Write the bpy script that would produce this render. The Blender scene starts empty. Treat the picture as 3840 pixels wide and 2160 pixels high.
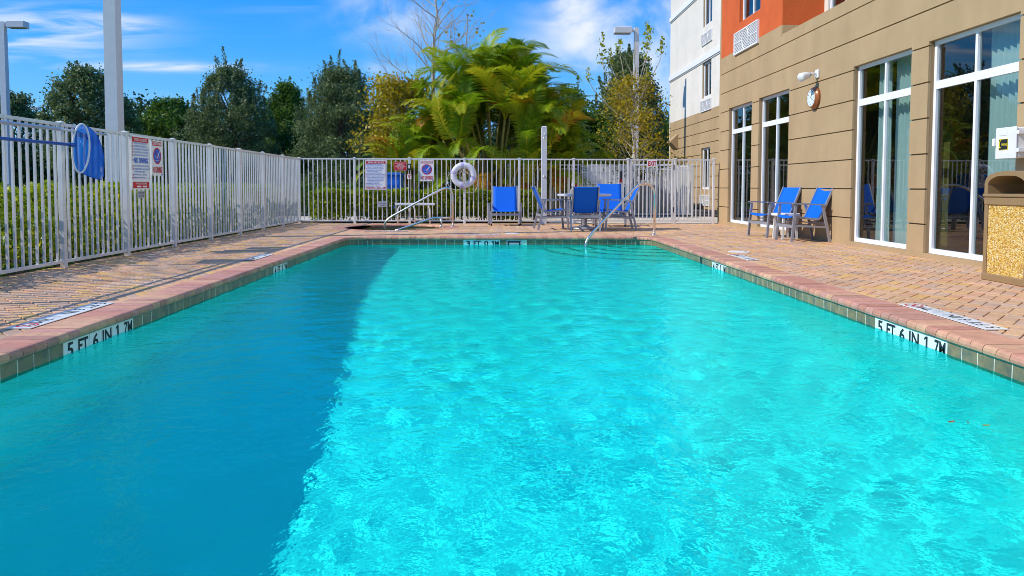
import bpy, math, random
import numpy as np
from mathutils import Matrix, Vector

# ------------------------------------------------------------------ camera
sc = bpy.context.scene
sc.render.engine = 'CYCLES'
C = sc.collection
cam = bpy.data.objects.new('camera', bpy.data.cameras.new('camera'))
C.objects.link(cam)
sc.camera = cam
cam.data.sensor_width = 36
cam.data.lens = 2628.1668 / 3840 * 36
cam.data.shift_y = -(1080 - 823.312) / 3840
cam.data.clip_start = 0.05
cam.data.clip_end = 3000
cam.location = (0, 0, 0.88765)
cam.rotation_euler = (Matrix.Rotation(-0.0244680, 3, 'Z') @ Matrix.Rotation(math.pi / 2 - 0.0468278, 3, 'X')
                      @ Matrix.Rotation(0.0021176, 3, 'Z')).to_euler()

# ------------------------------------------------------------------ sky, sun, exposure
SUN = Vector((-1.08, -0.28, 1.0)).normalized()
world = bpy.data.worlds.new('World')
sc.world = world
world.use_nodes = True
wn, wl = world.node_tree.nodes, world.node_tree.links
bg = wn['Background']
bg.inputs[1].default_value = 0.145


def N(tree, kind, **kw):
    n = tree.nodes.new(kind)
    for k, v in kw.items():
        if k in n.inputs.keys():
            n.inputs[k].default_value = v
        else:
            setattr(n, k, v)
    return n


def ramp(tree, stops, interp='LINEAR'):
    r = tree.nodes.new('ShaderNodeValToRGB')
    r.color_ramp.interpolation = interp
    el = r.color_ramp.elements
    while len(el) < len(stops):
        el.new(0.5)
    for e, (p, c) in zip(el, stops):
        e.position = p
        e.color = (*c, 1) if len(c) == 3 else c
    return r


def math_node(tree, op, a, b=None, clamp=False):
    m = tree.nodes.new('ShaderNodeMath')
    m.operation = op
    m.use_clamp = clamp
    for i, v in enumerate((a, b)):
        if v is None:
            continue
        if isinstance(v, (int, float)):
            m.inputs[i].default_value = v
        else:
            tree.links.new(v, m.inputs[i])
    return m.outputs[0]


def mix_color(tree, fac, a, b, blend='MIX'):
    m = tree.nodes.new('ShaderNodeMix')
    m.data_type = 'RGBA'
    m.blend_type = blend
    for i, v in ((0, fac), (6, a), (7, b)):
        if isinstance(v, (int, float)):
            m.inputs[i].default_value = v
        elif isinstance(v, tuple):
            m.inputs[i].default_value = (*v, 1)
        else:
            tree.links.new(v, m.inputs[i])
    return m.outputs[2]


wt = world.node_tree
sky = N(wt, 'ShaderNodeTexSky', sky_type='NISHITA', sun_disc=False)
sky.sun_elevation = math.asin(SUN.z)
sky.sun_rotation = math.atan2(SUN.x, SUN.y)
sky.air_density = 1.0
sky.dust_density = 0.2
sky.ozone_density = 3.0
geo = N(wt, 'ShaderNodeTexCoord')
sep = N(wt, 'ShaderNodeSeparateXYZ')
wl.new(geo.outputs['Generated'], sep.inputs[0])
# clear subtropical blue: deep overhead, paler toward the horizon
deep = ramp(wt, [(0.0, (2.5, 4.4, 6.6)), (0.09, (1.0, 3.5, 6.6)), (0.18, (0.26, 2.55, 6.5)), (0.27, (0.02, 1.95, 6.4)), (0.6, (0.10, 1.8, 6.0)), (1.0, (0.15, 1.7, 5.6))])
wl.new(math_node(wt, 'MAXIMUM', sep.outputs[2], 0.0), deep.inputs[0])
blue = mix_color(wt, 0.92, sky.outputs[0], deep.outputs[0])
# thin cirrus on a flat layer high above: direction / elevation gives the layer's own coordinates
zz = math_node(wt, 'ADD', math_node(wt, 'MAXIMUM', sep.outputs[2], 0.0), 0.08)
layer = N(wt, 'ShaderNodeCombineXYZ')
wl.new(math_node(wt, 'DIVIDE', sep.outputs[0], zz), layer.inputs[0])
wl.new(math_node(wt, 'DIVIDE', sep.outputs[1], zz), layer.inputs[1])
# bearing and height of a direction, for single cloud banks over the trees
fy = math_node(wt, 'MAXIMUM', sep.outputs[1], 0.05)
bu = math_node(wt, 'DIVIDE', sep.outputs[0], fy)
bv_ = math_node(wt, 'DIVIDE', sep.outputs[2], fy)
bank_co = N(wt, 'ShaderNodeCombineXYZ')
wl.new(bu, bank_co.inputs[0])
wl.new(bv_, bank_co.inputs[1])


def noise01(vec, scale, sx, sy, rot, off, lo, hi, detail=6.0, dist=0.6, rough=0.55):
    mp = N(wt, 'ShaderNodeMapping')
    mp.inputs['Scale'].default_value = (sx, sy, 1)
    mp.inputs['Rotation'].default_value = (0, 0, rot)
    mp.inputs['Location'].default_value = off
    wl.new(vec, mp.inputs[0])
    nz = N(wt, 'ShaderNodeTexNoise', Scale=scale, Detail=detail, Roughness=rough, Distortion=dist)
    wl.new(mp.outputs[0], nz.inputs[0])
    mr = N(wt, 'ShaderNodeMapRange')
    mr.interpolation_type = 'SMOOTHSTEP'
    mr.inputs[1].default_value = lo
    mr.inputs[2].default_value = hi
    wl.new(nz.outputs[0], mr.inputs[0])
    return mr.outputs[0]


def bank(u0, v0, su, sv):
    a = math_node(wt, 'DIVIDE', math_node(wt, 'SUBTRACT', bu, u0), su)
    c = math_node(wt, 'DIVIDE', math_node(wt, 'SUBTRACT', bv_, v0), sv)
    q = math_node(wt, 'ADD', math_node(wt, 'MULTIPLY', a, a), math_node(wt, 'MULTIPLY', c, c))
    return math_node(wt, 'EXPONENT', math_node(wt, 'MULTIPLY', q, -1.0))


def add(*v):
    r = v[0]
    for k in v[1:]:
        r = math_node(wt, 'ADD', r, k)
    return r


puff = noise01(bank_co.outputs[0], 7.0, 1.0, 1.3, -0.5, (2.3, 0.7, 0), 0.34, 0.72, 5.0, 0.35)
streak = noise01(bank_co.outputs[0], 9.0, 0.55, 4.2, 0.10, (0.6, 1.1, 0), 0.36, 0.60, 7.0, 0.5)
soft_banks = add(bank(0.11, 0.25, 0.06, 0.07), bank(0.18, 0.17, 0.09, 0.09), bank(0.27, 0.23, 0.07, 0.10), bank(-0.14, 0.245, 0.08, 0.045), math_node(wt, 'MULTIPLY', bank(-0.17, 0.165, 0.05, 0.01), 0.8))
thin_banks = add(bank(-0.66, 0.212, 0.14, 0.030), math_node(wt, 'MULTIPLY', bank(-0.46, 0.166, 0.12, 0.006), 0.9), math_node(wt, 'MULTIPLY', bank(-0.53, 0.225, 0.05, 0.012), 0.6))
general = noise01(layer.outputs[0], 0.9, 0.4, 1.6, 0.15, (3.1, 5.2, 0), 0.56, 0.86, 8.0, 0.7)
both = math_node(wt, 'MAXIMUM', math_node(wt, 'MULTIPLY', puff, math_node(wt, 'MULTIPLY', soft_banks, 0.95), True), math_node(wt, 'MULTIPLY', streak, thin_banks, True))
both = math_node(wt, 'MAXIMUM', both, math_node(wt, 'MULTIPLY', general, 0.35))
both = math_node(wt, 'MULTIPLY', both, 0.92, True)
final_sky = mix_color(wt, both, blue, (5.6, 5.9, 6.5))
wl.new(final_sky, bg.inputs[0])

sun = bpy.data.lights.new('sun', 'SUN')
sun.energy = 3.9
sun.angle = math.radians(0.5)
sun.color = (1.0, 0.95, 0.86)
sun.cycles.is_caustics_light = True          # sunlight refracted by the pool surface
sun_o = bpy.data.objects.new('sun', sun)
C.objects.link(sun_o)
sun_o.rotation_euler = SUN.to_track_quat('Z', 'Y').to_euler()
sc.view_settings.view_transform = 'Standard'
sc.view_settings.look = 'None'
sc.view_settings.exposure = 0.16
sc.view_settings.gamma = 1.0
sc.cycles.use_denoising = True
sc.cycles.denoising_prefilter = 'ACCURATE'
sc.cycles.pixel_filter_type = 'BLACKMAN_HARRIS'
sc.cycles.filter_width = 0.9
sc.cycles.max_bounces = 10
sc.cycles.transparent_max_bounces = 24

# ------------------------------------------------------------------ helpers
R = random.Random(7)
M = {}


def material(name, col=(0.5, 0.5, 0.5), rough=0.6, metal=0.0, var=0.0, scale=8.0, bump=0.0, bscale=60.0, attr=None,
             col2=None, spec=0.5, detail=4.0, stain=0.0, sscale=0.9, sdrip=1.0):
    """Principled material with noise colour variation, optional bump and an optional per-face tint attribute."""
    m = bpy.data.materials.new(name)
    m.use_nodes = True
    t = m.node_tree
    b = t.nodes['Principled BSDF']
    b.inputs['Roughness'].default_value = rough
    b.inputs['Metallic'].default_value = metal
    b.inputs['Specular IOR Level'].default_value = spec
    tc = N(t, 'ShaderNodeTexCoord')
    nz = N(t, 'ShaderNodeTexNoise', Scale=scale, Detail=detail)
    oi = N(t, 'ShaderNodeObjectInfo')
    shift = N(t, 'ShaderNodeVectorMath', operation='ADD')
    t.links.new(tc.outputs['Object'], shift.inputs[0])
    t.links.new(math_node(t, 'MULTIPLY', oi.outputs['Random'], 37.0), shift.inputs[1])
    t.links.new(shift.outputs[0], nz.inputs[0])
    c2 = col2 or tuple(min(1, c * (1 - var)) for c in col)
    c1 = col if col2 else tuple(min(1, c * (1 + var)) for c in col)
    rp = ramp(t, [(0.3, c2), (0.7, c1)])
    t.links.new(nz.outputs[0], rp.inputs[0])
    out = rp.outputs[0]
    if attr:
        at = N(t, 'ShaderNodeAttribute', attribute_name=attr)
        out = mix_color(t, 1.0, out, at.outputs['Color'], 'MULTIPLY')
    if stain:
        gp = N(t, 'ShaderNodeNewGeometry')
        mp = N(t, 'ShaderNodeMapping')
        mp.inputs['Scale'].default_value = (1, 1, sdrip)
        t.links.new(gp.outputs['Position'], mp.inputs[0])
        n3 = N(t, 'ShaderNodeTexNoise', Scale=sscale, Detail=7.0, Roughness=0.62)
        t.links.new(mp.outputs[0], n3.inputs[0])
        r3 = ramp(t, [(0.32, (1 - stain,) * 3), (0.62, (1.0, 1.0, 1.0))])
        t.links.new(n3.outputs[0], r3.inputs[0])
        out = mix_color(t, 1.0, out, r3.outputs[0], 'MULTIPLY')
    t.links.new(out, b.inputs['Base Color'])
    if bump:
        n2 = N(t, 'ShaderNodeTexNoise', Scale=bscale, Detail=3.0)
        t.links.new(tc.outputs['Object'], n2.inputs[0])
        bp = N(t, 'ShaderNodeBump', Strength=0.8, Distance=bump)
        t.links.new(n2.outputs[0], bp.inputs['Height'])
        t.links.new(bp.outputs[0], b.inputs['Normal'])
    M[name] = m
    return m


def leaf_material(name, stops, trans=0.35, rough=0.5):
    m = bpy.data.materials.new(name)
    m.use_nodes = True
    t = m.node_tree
    b = t.nodes['Principled BSDF']
    b.inputs['Roughness'].default_value = rough
    b.inputs['Specular IOR Level'].default_value = 0.35
    at = N(t, 'ShaderNodeAttribute', attribute_name='tint')
    rp = ramp(t, stops)
    t.links.new(at.outputs['Fac'], rp.inputs[0])
    t.links.new(rp.outputs[0], b.inputs['Base Color'])
    tr = N(t, 'ShaderNodeBsdfTranslucent')
    t.links.new(rp.outputs[0], tr.inputs[0])
    mx = N(t, 'ShaderNodeMixShader')
    mx.inputs[0].default_value = trans
    t.links.new(b.outputs[0], mx.inputs[1])
    t.links.new(tr.outputs[0], mx.inputs[2])
    t.links.new(mx.outputs[0], t.nodes['Material Output'].inputs[0])
    M[name] = m
    return m


class MB:
    """collects verts and faces; build() links them as ONE mesh object"""

    def __init__(self):
        self.v, self.f = [], []

    def add(self, v, f):
        n = len(self.v)
        self.v += [tuple(p) for p in v]
        self.f += [tuple(i + n for i in q) for q in f]
        return self

    def box(self, x0, y0, z0, x1, y1, z1):
        v = [(x0, y0, z0), (x1, y0, z0), (x1, y1, z0), (x0, y1, z0), (x0, y0, z1), (x1, y0, z1), (x1, y1, z1), (x0, y1, z1)]
        return self.add(v, [(0, 3, 2, 1), (4, 5, 6, 7), (0, 1, 5, 4), (1, 2, 6, 5), (2, 3, 7, 6), (3, 0, 4, 7)])

    def bbox(self, x0, y0, z0, x1, y1, z1, b):
        """box with chamfered edges"""
        v, f = [], []
        xs, ys, zs = (x0, x1), (y0, y1), (z0, z1)
        idx = {}
        for i in (0, 1):
            for j in (0, 1):
                for k in (0, 1):
                    sx, sy, sz = (1 - 2 * i) * b, (1 - 2 * j) * b, (1 - 2 * k) * b
                    for a, d in ((0, (0, sy, sz)), (1, (sx, 0, sz)), (2, (sx, sy, 0))):
                        idx[i, j, k, a] = len(v)
                        v.append((xs[i] + d[0], ys[j] + d[1], zs[k] + d[2]))
        for i in (0, 1):
            q = [idx[i, 0, 0, 0], idx[i, 0, 1, 0], idx[i, 1, 1, 0], idx[i, 1, 0, 0]]
            f.append(tuple(q if i == 0 else q[::-1]))
            q = [idx[0, i, 0, 1], idx[1, i, 0, 1], idx[1, i, 1, 1], idx[0, i, 1, 1]]
            f.append(tuple(q if i == 0 else q[::-1]))
            q = [idx[0, 0, i, 2], idx[0, 1, i, 2], idx[1, 1, i, 2], idx[1, 0, i, 2]]
            f.append(tuple(q if i == 0 else q[::-1]))
        for i in (0, 1):
            for j in (0, 1):
                f.append((idx[i, j, 0, 0], idx[i, j, 1, 0], idx[i, j, 1, 1], idx[i, j, 0, 1]))
                f.append((idx[i, 0, j, 0], idx[i, 1, j, 0], idx[i, 1, j, 2], idx[i, 0, j, 2]))
                f.append((idx[0, i, j, 1], idx[1, i, j, 1], idx[1, i, j, 2], idx[0, i, j, 2]))
                for k in (0, 1):
                    f.append((idx[i, j, k, 0], idx[i, j, k, 1], idx[i, j, k, 2]))
        return self.add(v, f)

    def tube(self, pts, r, n=10, cap=True, closed=False):
        pts = [Vector(p) for p in pts]
        rs = r if isinstance(r, (list, tuple)) else [r] * len(pts)
        rings, prev = [], None
        L = len(pts)
        for i, p in enumerate(pts):
            if closed:
                d = pts[(i + 1) % L] - pts[i - 1]
            else:
                d = pts[min(i + 1, L - 1)] - pts[max(i - 1, 0)]
            if d.length < 1e-9:
                d = Vector((0, 0, 1))
            d.normalize()
            if prev is None:
                a = Vector((0, 0, 1)) if abs(d.z) < 0.9 else Vector((1, 0, 0))
                u = d.cross(a).normalized()
            else:
                u = (prev - d * prev.dot(d)).normalized()
            prev = u
            w = d.cross(u)
            rings.append([p + (u * math.cos(2 * math.pi * k / n) + w * math.sin(2 * math.pi * k / n)) * rs[i] for k in range(n)])
        v = [q for ring in rings for q in ring]
        f = []
        for i in range(L if closed else L - 1):
            a, b = i * n, ((i + 1) % L) * n
            for k in range(n):
                f.append((a + k, a + (k + 1) % n, b + (k + 1) % n, b + k))
        if cap and not closed:
            f.append(tuple(range(n))[::-1])
            f.append(tuple((L - 1) * n + k for k in range(n)))
        return self.add(v, f)

    def bar(self, a, b, w, h, up=(0, 0, 1)):
        """rectangular bar from a to b, w across, h along up"""
        a, b, up = Vector(a), Vector(b), Vector(up)
        d = (b - a).normalized()
        s = d.cross(up)
        if s.length < 1e-6:
            s = d.cross(Vector((0, 1, 0)))
        s.normalize()
        u = s.cross(d).normalized()
        v = []
        for p in (a, b):
            for i, j in ((-1, -1), (1, -1), (1, 1), (-1, 1)):
                v.append(p + s * (w / 2 * i) + u * (h / 2 * j))
        return self.add(v, [(0, 3, 2, 1), (4, 5, 6, 7), (0, 1, 5, 4), (1, 2, 6, 5), (2, 3, 7, 6), (3, 0, 4, 7)])

    def lathe(self, prof, n=24, at=(0, 0, 0), axis='Z', cap=True):
        v, f = [], []
        for r, h in prof:
            for k in range(n):
                a = 2 * math.pi * k / n
                p = (r * math.cos(a), r * math.sin(a), h)
                if axis == 'X':
                    p = (h, r * math.cos(a), r * math.sin(a))
                elif axis == 'Y':
                    p = (r * math.cos(a), h, r * math.sin(a))
                v.append((p[0] + at[0], p[1] + at[1], p[2] + at[2]))
        for i in range(len(prof) - 1):
            for k in range(n):
                f.append((i * n + k, i * n + (k + 1) % n, (i + 1) * n + (k + 1) % n, (i + 1) * n + k))
        if cap:
            f.append(tuple(range(n))[::-1])
            f.append(tuple((len(prof) - 1) * n + k for k in range(n)))
        return self.add(v, f)

    def prism(self, poly, a, b):
        """polygon of 3D points, extruded by the vector b - a"""
        off = Vector(b) - Vector(a)
        n = len(poly)
        v = [Vector(p) for p in poly] + [Vector(p) + off for p in poly]
        f = [tuple(range(n))[::-1], tuple(range(n, 2 * n))]
        f += [(k, (k + 1) % n, n + (k + 1) % n, n + k) for k in range(n)]
        return self.add(v, f)

    def grid(self, rows):
        """surface from rows of points"""
        n = len(rows[0])
        v = [p for r in rows for p in r]
        f = []
        for i in range(len(rows) - 1):
            for k in range(n - 1):
                f.append((i * n + k, i * n + k + 1, (i + 1) * n + k + 1, (i + 1) * n + k))
        return self.add(v, f)

    def mesh(self, name, mat, smooth=False):
        me = bpy.data.meshes.new(name)
        me.from_pydata(self.v, [], self.f)
        me.materials.append(M[mat] if isinstance(mat, str) else mat)
        if smooth:
            me.polygons.foreach_set('use_smooth', [True] * len(me.polygons))
        me.update()
        return me

    def build(self, name, mat, parent=None, smooth=False, loc=None):
        return link(name, self.mesh(name, mat, smooth), parent, loc)


def link(name, me, parent=None, loc=None, mw=None):
    o = bpy.data.objects.new(name, me)
    C.objects.link(o)
    if loc is not None:
        o.location = loc
    if mw is not None:
        o.matrix_world = mw
    if parent is not None:
        o.parent = parent
        o.matrix_parent_inverse = Matrix.Identity(4)
    return o


def in_world(o, root):
    """a child whose vertices are given in world coordinates"""
    o.matrix_parent_inverse = Matrix.Translation(root.location).inverted()
    return o


def wpart(name, mb, mat, root, smooth=False):
    o = mb.build(name, mat, root, smooth)
    g = root
    while g.parent:
        g = g.parent
    if root.parent is None:
        in_world(o, root)
    return o


def tag(o, label=None, cat=None, group=None, kind=None):
    if label:
        o['label'] = label
    if cat:
        o['category'] = cat
    if group:
        o['group'] = group
    if kind:
        o['kind'] = kind
    return o


def thing(name, label, cat, loc=(0, 0, 0), rz=0.0, group=None):
    o = bpy.data.objects.new(name, None)
    o.empty_display_size = 0.2
    C.objects.link(o)
    o.location = loc
    o.rotation_euler = (0, 0, rz)
    return tag(o, label, cat, group)


def struct(name, o_or_none=None):
    o = o_or_none
    if o is None:
        o = bpy.data.objects.new(name, None)
        C.objects.link(o)
    o['kind'] = 'structure'
    return o


def smooth_path(pts, n=6):
    """Catmull-Rom through the points"""
    P = [Vector(p) for p in pts]
    P = [P[0] * 2 - P[1]] + P + [P[-1] * 2 - P[-2]]
    out = []
    for i in range(1, len(P) - 2):
        for k in range(n):
            t = k / n
            out.append(0.5 * ((2 * P[i]) + (P[i + 1] - P[i - 1]) * t + (2 * P[i - 1] - 5 * P[i] + 4 * P[i + 1] - P[i + 2]) * t * t
                              + (3 * P[i] - P[i - 1] - 3 * P[i + 1] + P[i + 2]) * t ** 3))
    out.append(P[-2])
    return out


def round_path(pts, r, n=6):
    """polyline with rounded corners"""
    P = [Vector(p) for p in pts]
    out = [P[0]]
    for i in range(1, len(P) - 1):
        a, b = (P[i - 1] - P[i]), (P[i + 1] - P[i])
        ra = min(r, a.length * 0.49, b.length * 0.49)
        s, e = P[i] + a.normalized() * ra, P[i] + b.normalized() * ra
        for k in range(n + 1):
            t = k / n
            out.append(s * (1 - t) ** 2 + P[i] * 2 * t * (1 - t) + e * t * t)
    out.append(P[-1])
    return out


_text_cache = {}


def text_geo(s, bold=0.0):
    key = (s, bold)
    if key in _text_cache:
        return _text_cache[key]
    cu = bpy.data.curves.new('lettering', 'FONT')
    cu.body = s
    cu.offset = bold
    cu.resolution_u = 2
    o = bpy.data.objects.new('lettering', cu)
    C.objects.link(o)
    dg = bpy.context.evaluated_depsgraph_get()
    me = bpy.data.meshes.new_from_object(o.evaluated_get(dg))
    v = np.array([tuple(p.co) for p in me.vertices])
    f = [tuple(p.vertices) for p in me.polygons]
    bpy.data.objects.remove(o)
    bpy.data.curves.remove(cu)
    bpy.data.meshes.remove(me)
    lo, hi = v.min(0), v.max(0)
    v = (v - lo)[:, :2] / np.maximum((hi - lo)[:2], 1e-6)
    _text_cache[key] = (v, f)
    return v, f


def lettering(mb, s, origin, xd, yd, w, h, lift=0.0, bold=0.0):
    """text s filling the box w x h at origin (lower left), flat on the plane (xd, yd)"""
    v, f = text_geo(s, bold)
    o, xd, yd = Vector(origin), Vector(xd).normalized(), Vector(yd).normalized()
    nn = xd.cross(yd) * lift
    mb.add([o + xd * (p[0] * w) + yd * (p[1] * h) + nn for p in v], f)
    return mb


def quad(mb, origin, xd, yd, x0, y0, x1, y1, lift):
    o, xd, yd = Vector(origin), Vector(xd).normalized(), Vector(yd).normalized()
    nn = xd.cross(yd) * lift
    mb.add([o + xd * a + yd * b + nn for a, b in ((x0, y0), (x1, y0), (x1, y1), (x0, y1))], [(0, 1, 2, 3)])
    return mb


def disc(mb, origin, xd, yd, cx, cy, r0, r1, lift, n=32):
    """ring (r0 inner, r1 outer) or disc (r0 = 0) on the plane"""
    o, xd, yd = Vector(origin), Vector(xd).normalized(), Vector(yd).normalized()
    nn = xd.cross(yd) * lift
    v, f = [], []
    for k in range(n):
        a = 2 * math.pi * k / n
        for r in (r0, r1):
            v.append(o + xd * (cx + r * math.cos(a)) + yd * (cy + r * math.sin(a)) + nn)
    if r0 == 0:
        mb.add(v[1::2], [tuple(range(n))])
    else:
        mb.add(v, [(2 * k, 2 * k + 1, 2 * ((k + 1) % n) + 1, 2 * ((k + 1) % n)) for k in range(n)])
    return mb


# ------------------------------------------------------------------ materials
material('paver', (0.92, 0.92, 0.92), 0.75, var=0.10, scale=30, bump=0.0015, bscale=160, attr='tint', spec=0.3, stain=0.24, sscale=1.3)
material('joint_sand', (0.30, 0.21, 0.14), 0.95, var=0.2, scale=40, spec=0.1)
material('coping_brick', (0.92, 0.92, 0.92), 0.65, var=0.16, scale=22, bump=0.0015, bscale=140, attr='tint', spec=0.35, stain=0.22, sscale=1.8)
material('grout', (0.55, 0.42, 0.26), 0.9, var=0.15, scale=30)
material('tile_slate', (0.36, 0.25, 0.11), 0.28, scale=13, col2=(0.15, 0.15, 0.105), detail=6.0, bump=0.001, bscale=90, spec=0.5, stain=0.35, sscale=4.0)
material('tile_grout', (0.74, 0.76, 0.64), 0.8, var=0.1)
material('tile_white', (0.80, 0.82, 0.80), 0.25, var=0.03)
material('ink', (0.015, 0.015, 0.018), 0.5)
material('plaster', (0.43, 0.88, 0.83), 0.7, var=0.05, scale=2.0)
material('plaster_shallow_tint', (0.66, 0.92, 0.78), 0.7, var=0.05, scale=2.0)  # pool plaster paled in colour to stand in for weaker absorption in shallow water
material('spa_plaster', (0.34, 0.40, 0.33), 0.7, var=0.08, scale=2.0)
material('step_edge', (0.05, 0.05, 0.03), 0.5)
material('fence_white', (0.80, 0.78, 0.75), 0.45, var=0.05, scale=5, spec=0.4, stain=0.16, sscale=2.5)
material('stucco_tan', (0.48, 0.335, 0.18), 0.85, var=0.04, scale=3, bump=0.003, bscale=200, spec=0.2, stain=0.14, sscale=1.6, sdrip=0.22)
material('groove_tan', (0.30, 0.20, 0.10), 0.9, var=0.05)
material('stucco_white', (0.80, 0.74, 0.64), 0.85, var=0.04, scale=2, bump=0.008, bscale=60, spec=0.2, stain=0.10, sscale=0.9, sdrip=0.15)
material('stucco_orange', (0.66, 0.13, 0.035), 0.85, var=0.06, scale=3, bump=0.008, bscale=60, spec=0.2, stain=0.12, sscale=1.2, sdrip=0.2)
material('trim_white', (0.84, 0.83, 0.82), 0.5, var=0.02)
material('frame_white', (0.86, 0.86, 0.88), 0.35, var=0.02)
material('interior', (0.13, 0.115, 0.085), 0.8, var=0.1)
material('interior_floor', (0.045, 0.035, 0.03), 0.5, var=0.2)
material('column_gold', (0.20, 0.15, 0.04), 0.6, var=0.1)
material('steel', (0.80, 0.76, 0.70), 0.26, metal=1.0, var=0.03)
material('frame_grey', (0.36, 0.36, 0.39), 0.4, metal=0.35, var=0.06, scale=12)
material('sling_blue', (0.003, 0.13, 0.66), 0.7, var=0.06, scale=40, bump=0.0008, bscale=500, spec=0.2)
material('strap_navy', (0.004, 0.03, 0.24), 0.7)
material('rubber', (0.02, 0.02, 0.022), 0.7)
material('table_top', (0.62, 0.64, 0.64), 0.35, var=0.06, scale=10)
material('white_plastic', (0.78, 0.77, 0.74), 0.4, var=0.03)
material('ring_white', (0.78, 0.76, 0.80), 0.45, var=0.03)
material('strap_lilac', (0.52, 0.46, 0.74), 0.6)
material('rope', (0.68, 0.62, 0.52), 0.8, var=0.1)
material('sign_white', (0.90, 0.87, 0.84), 0.4, var=0.03)
material('sign_red', (0.62, 0.008, 0.016), 0.45)
material('sign_blue', (0.005, 0.12, 0.60), 0.45)
material('sign_rose', (0.70, 0.28, 0.30), 0.45)
material('plate_grey', (0.46, 0.46, 0.48), 0.45)
material('device_black', (0.02, 0.02, 0.022), 0.4)
material('bin_brown', (0.30, 0.19, 0.085), 0.45, var=0.05, spec=0.5)
material('bin_dark', (0.03, 0.02, 0.015), 0.7)
material('copper', (0.36, 0.11, 0.025), 0.3, var=0.1)
material('clock_face', (0.74, 0.80, 0.76), 0.4)
material('phone_yellow', (0.85, 0.68, 0.02), 0.5)
material('pole_white', (0.62, 0.62, 0.63), 0.5, var=0.04)
material('bark_dark', (0.10, 0.075, 0.05), 0.9, var=0.3, scale=14)
material('bark_pale', (0.50, 0.44, 0.34), 0.85, var=0.3, scale=20)
material('cane', (0.32, 0.26, 0.06), 0.6, var=0.3, scale=14)
material('dead_frond', (0.20, 0.10, 0.045), 0.9, var=0.3, scale=12)
material('grass', (0.10, 0.17, 0.02), 0.9, scale=3, col2=(0.045, 0.085, 0.012), bump=0.02, bscale=30, detail=8)
material('mulch', (0.10, 0.06, 0.032), 0.95, scale=30, col2=(0.03, 0.022, 0.014), bump=0.02, bscale=60, detail=8)
material('concrete', (0.62, 0.54, 0.42), 0.85, var=0.08, scale=3, bump=0.002, bscale=90, stain=0.2)
material('asphalt', (0.06, 0.058, 0.056), 0.9, var=0.2, scale=6)
material('resin_beige', (0.42, 0.36, 0.27), 0.6, var=0.04)
material('car_white', (0.80, 0.80, 0.80), 0.25, spec=0.6)
material('car_glass', (0.01, 0.012, 0.015), 0.08, spec=0.7)
material('tail_red', (0.45, 0.01, 0.01), 0.3)
material('bin_blue', (0.01, 0.14, 0.62), 0.5, var=0.05)
material('pipe_silver', (0.62, 0.62, 0.66), 0.35, metal=0.6)
material('pipe_blue', (0.006, 0.09, 0.42), 0.35)
material('leaf_brown', (0.28, 0.10, 0.02), 0.7)
material('leaf_green', (0.20, 0.26, 0.02), 0.6)

# aggregate: exposed pebbles
m = material('aggregate', (0.6, 0.4, 0.1), 0.7)
t = m.node_tree
vor = N(t, 'ShaderNodeTexVoronoi', Scale=85.0)
tc = N(t, 'ShaderNodeTexCoord')
t.links.new(tc.outputs['Object'], vor.inputs[0])
rp = ramp(t, [(0.0, (0.42, 0.20, 0.03)), (0.35, (0.62, 0.36, 0.05)), (0.7, (0.74, 0.50, 0.12)), (1.0, (0.80, 0.68, 0.42))])
sp = N(t, 'ShaderNodeSeparateColor')
t.links.new(vor.outputs['Color'], sp.inputs[0])
t.links.new(sp.outputs[0], rp.inputs[0])
t.links.new(rp.outputs[0], t.nodes['Principled BSDF'].inputs['Base Color'])
bp = N(t, 'ShaderNodeBump', Strength=1.0, Distance=0.006)
bp.invert = True
t.links.new(vor.outputs['Distance'], bp.inputs['Height'])
t.links.new(bp.outputs[0], t.nodes['Principled BSDF'].inputs['Normal'])


def glass_material(name, tint, ior, base):
    m = bpy.data.materials.new(name)
    m.use_nodes = True
    t = m.node_tree
    t.nodes.remove(t.nodes['Principled BSDF'])
    tr = N(t, 'ShaderNodeBsdfTransparent')
    tr.inputs[0].default_value = (*tint, 1)
    gl = N(t, 'ShaderNodeBsdfGlossy')
    gl.inputs['Roughness'].default_value = 0.0
    lw = N(t, 'ShaderNodeLayerWeight')
    lw.inputs[0].default_value = 0.5
    fac = math_node(t, 'ADD', math_node(t, 'MULTIPLY', math_node(t, 'POWER', lw.outputs['Facing'], 4.0), 0.9), base, True)
    mx = N(t, 'ShaderNodeMixShader')
    t.links.new(fac, mx.inputs[0])
    t.links.new(tr.outputs[0], mx.inputs[1])
    t.links.new(gl.outputs[0], mx.inputs[2])
    t.links.new(mx.outputs[0], t.nodes['Material Output'].inputs[0])
    M[name] = m
    return m


glass_material('window_glass', (0.55, 0.69, 0.68), 1.55, 0.13)

# sheer curtain: woven cloth that lets part of the light through
m = bpy.data.materials.new('sheer')
m.use_nodes = True
t = m.node_tree
b = t.nodes['Principled BSDF']
b.inputs['Base Color'].default_value = (0.80, 0.86, 0.84, 1)
b.inputs['Roughness'].default_value = 0.9
tr = N(t, 'ShaderNodeBsdfTransparent')
mx = N(t, 'ShaderNodeMixShader')
mx.inputs[0].default_value = 0.85
t.links.new(tr.outputs[0], mx.inputs[1])
t.links.new(b.outputs[0], mx.inputs[2])
t.links.new(mx.outputs[0], t.nodes['Material Output'].inputs[0])
M['sheer'] = m

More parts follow.
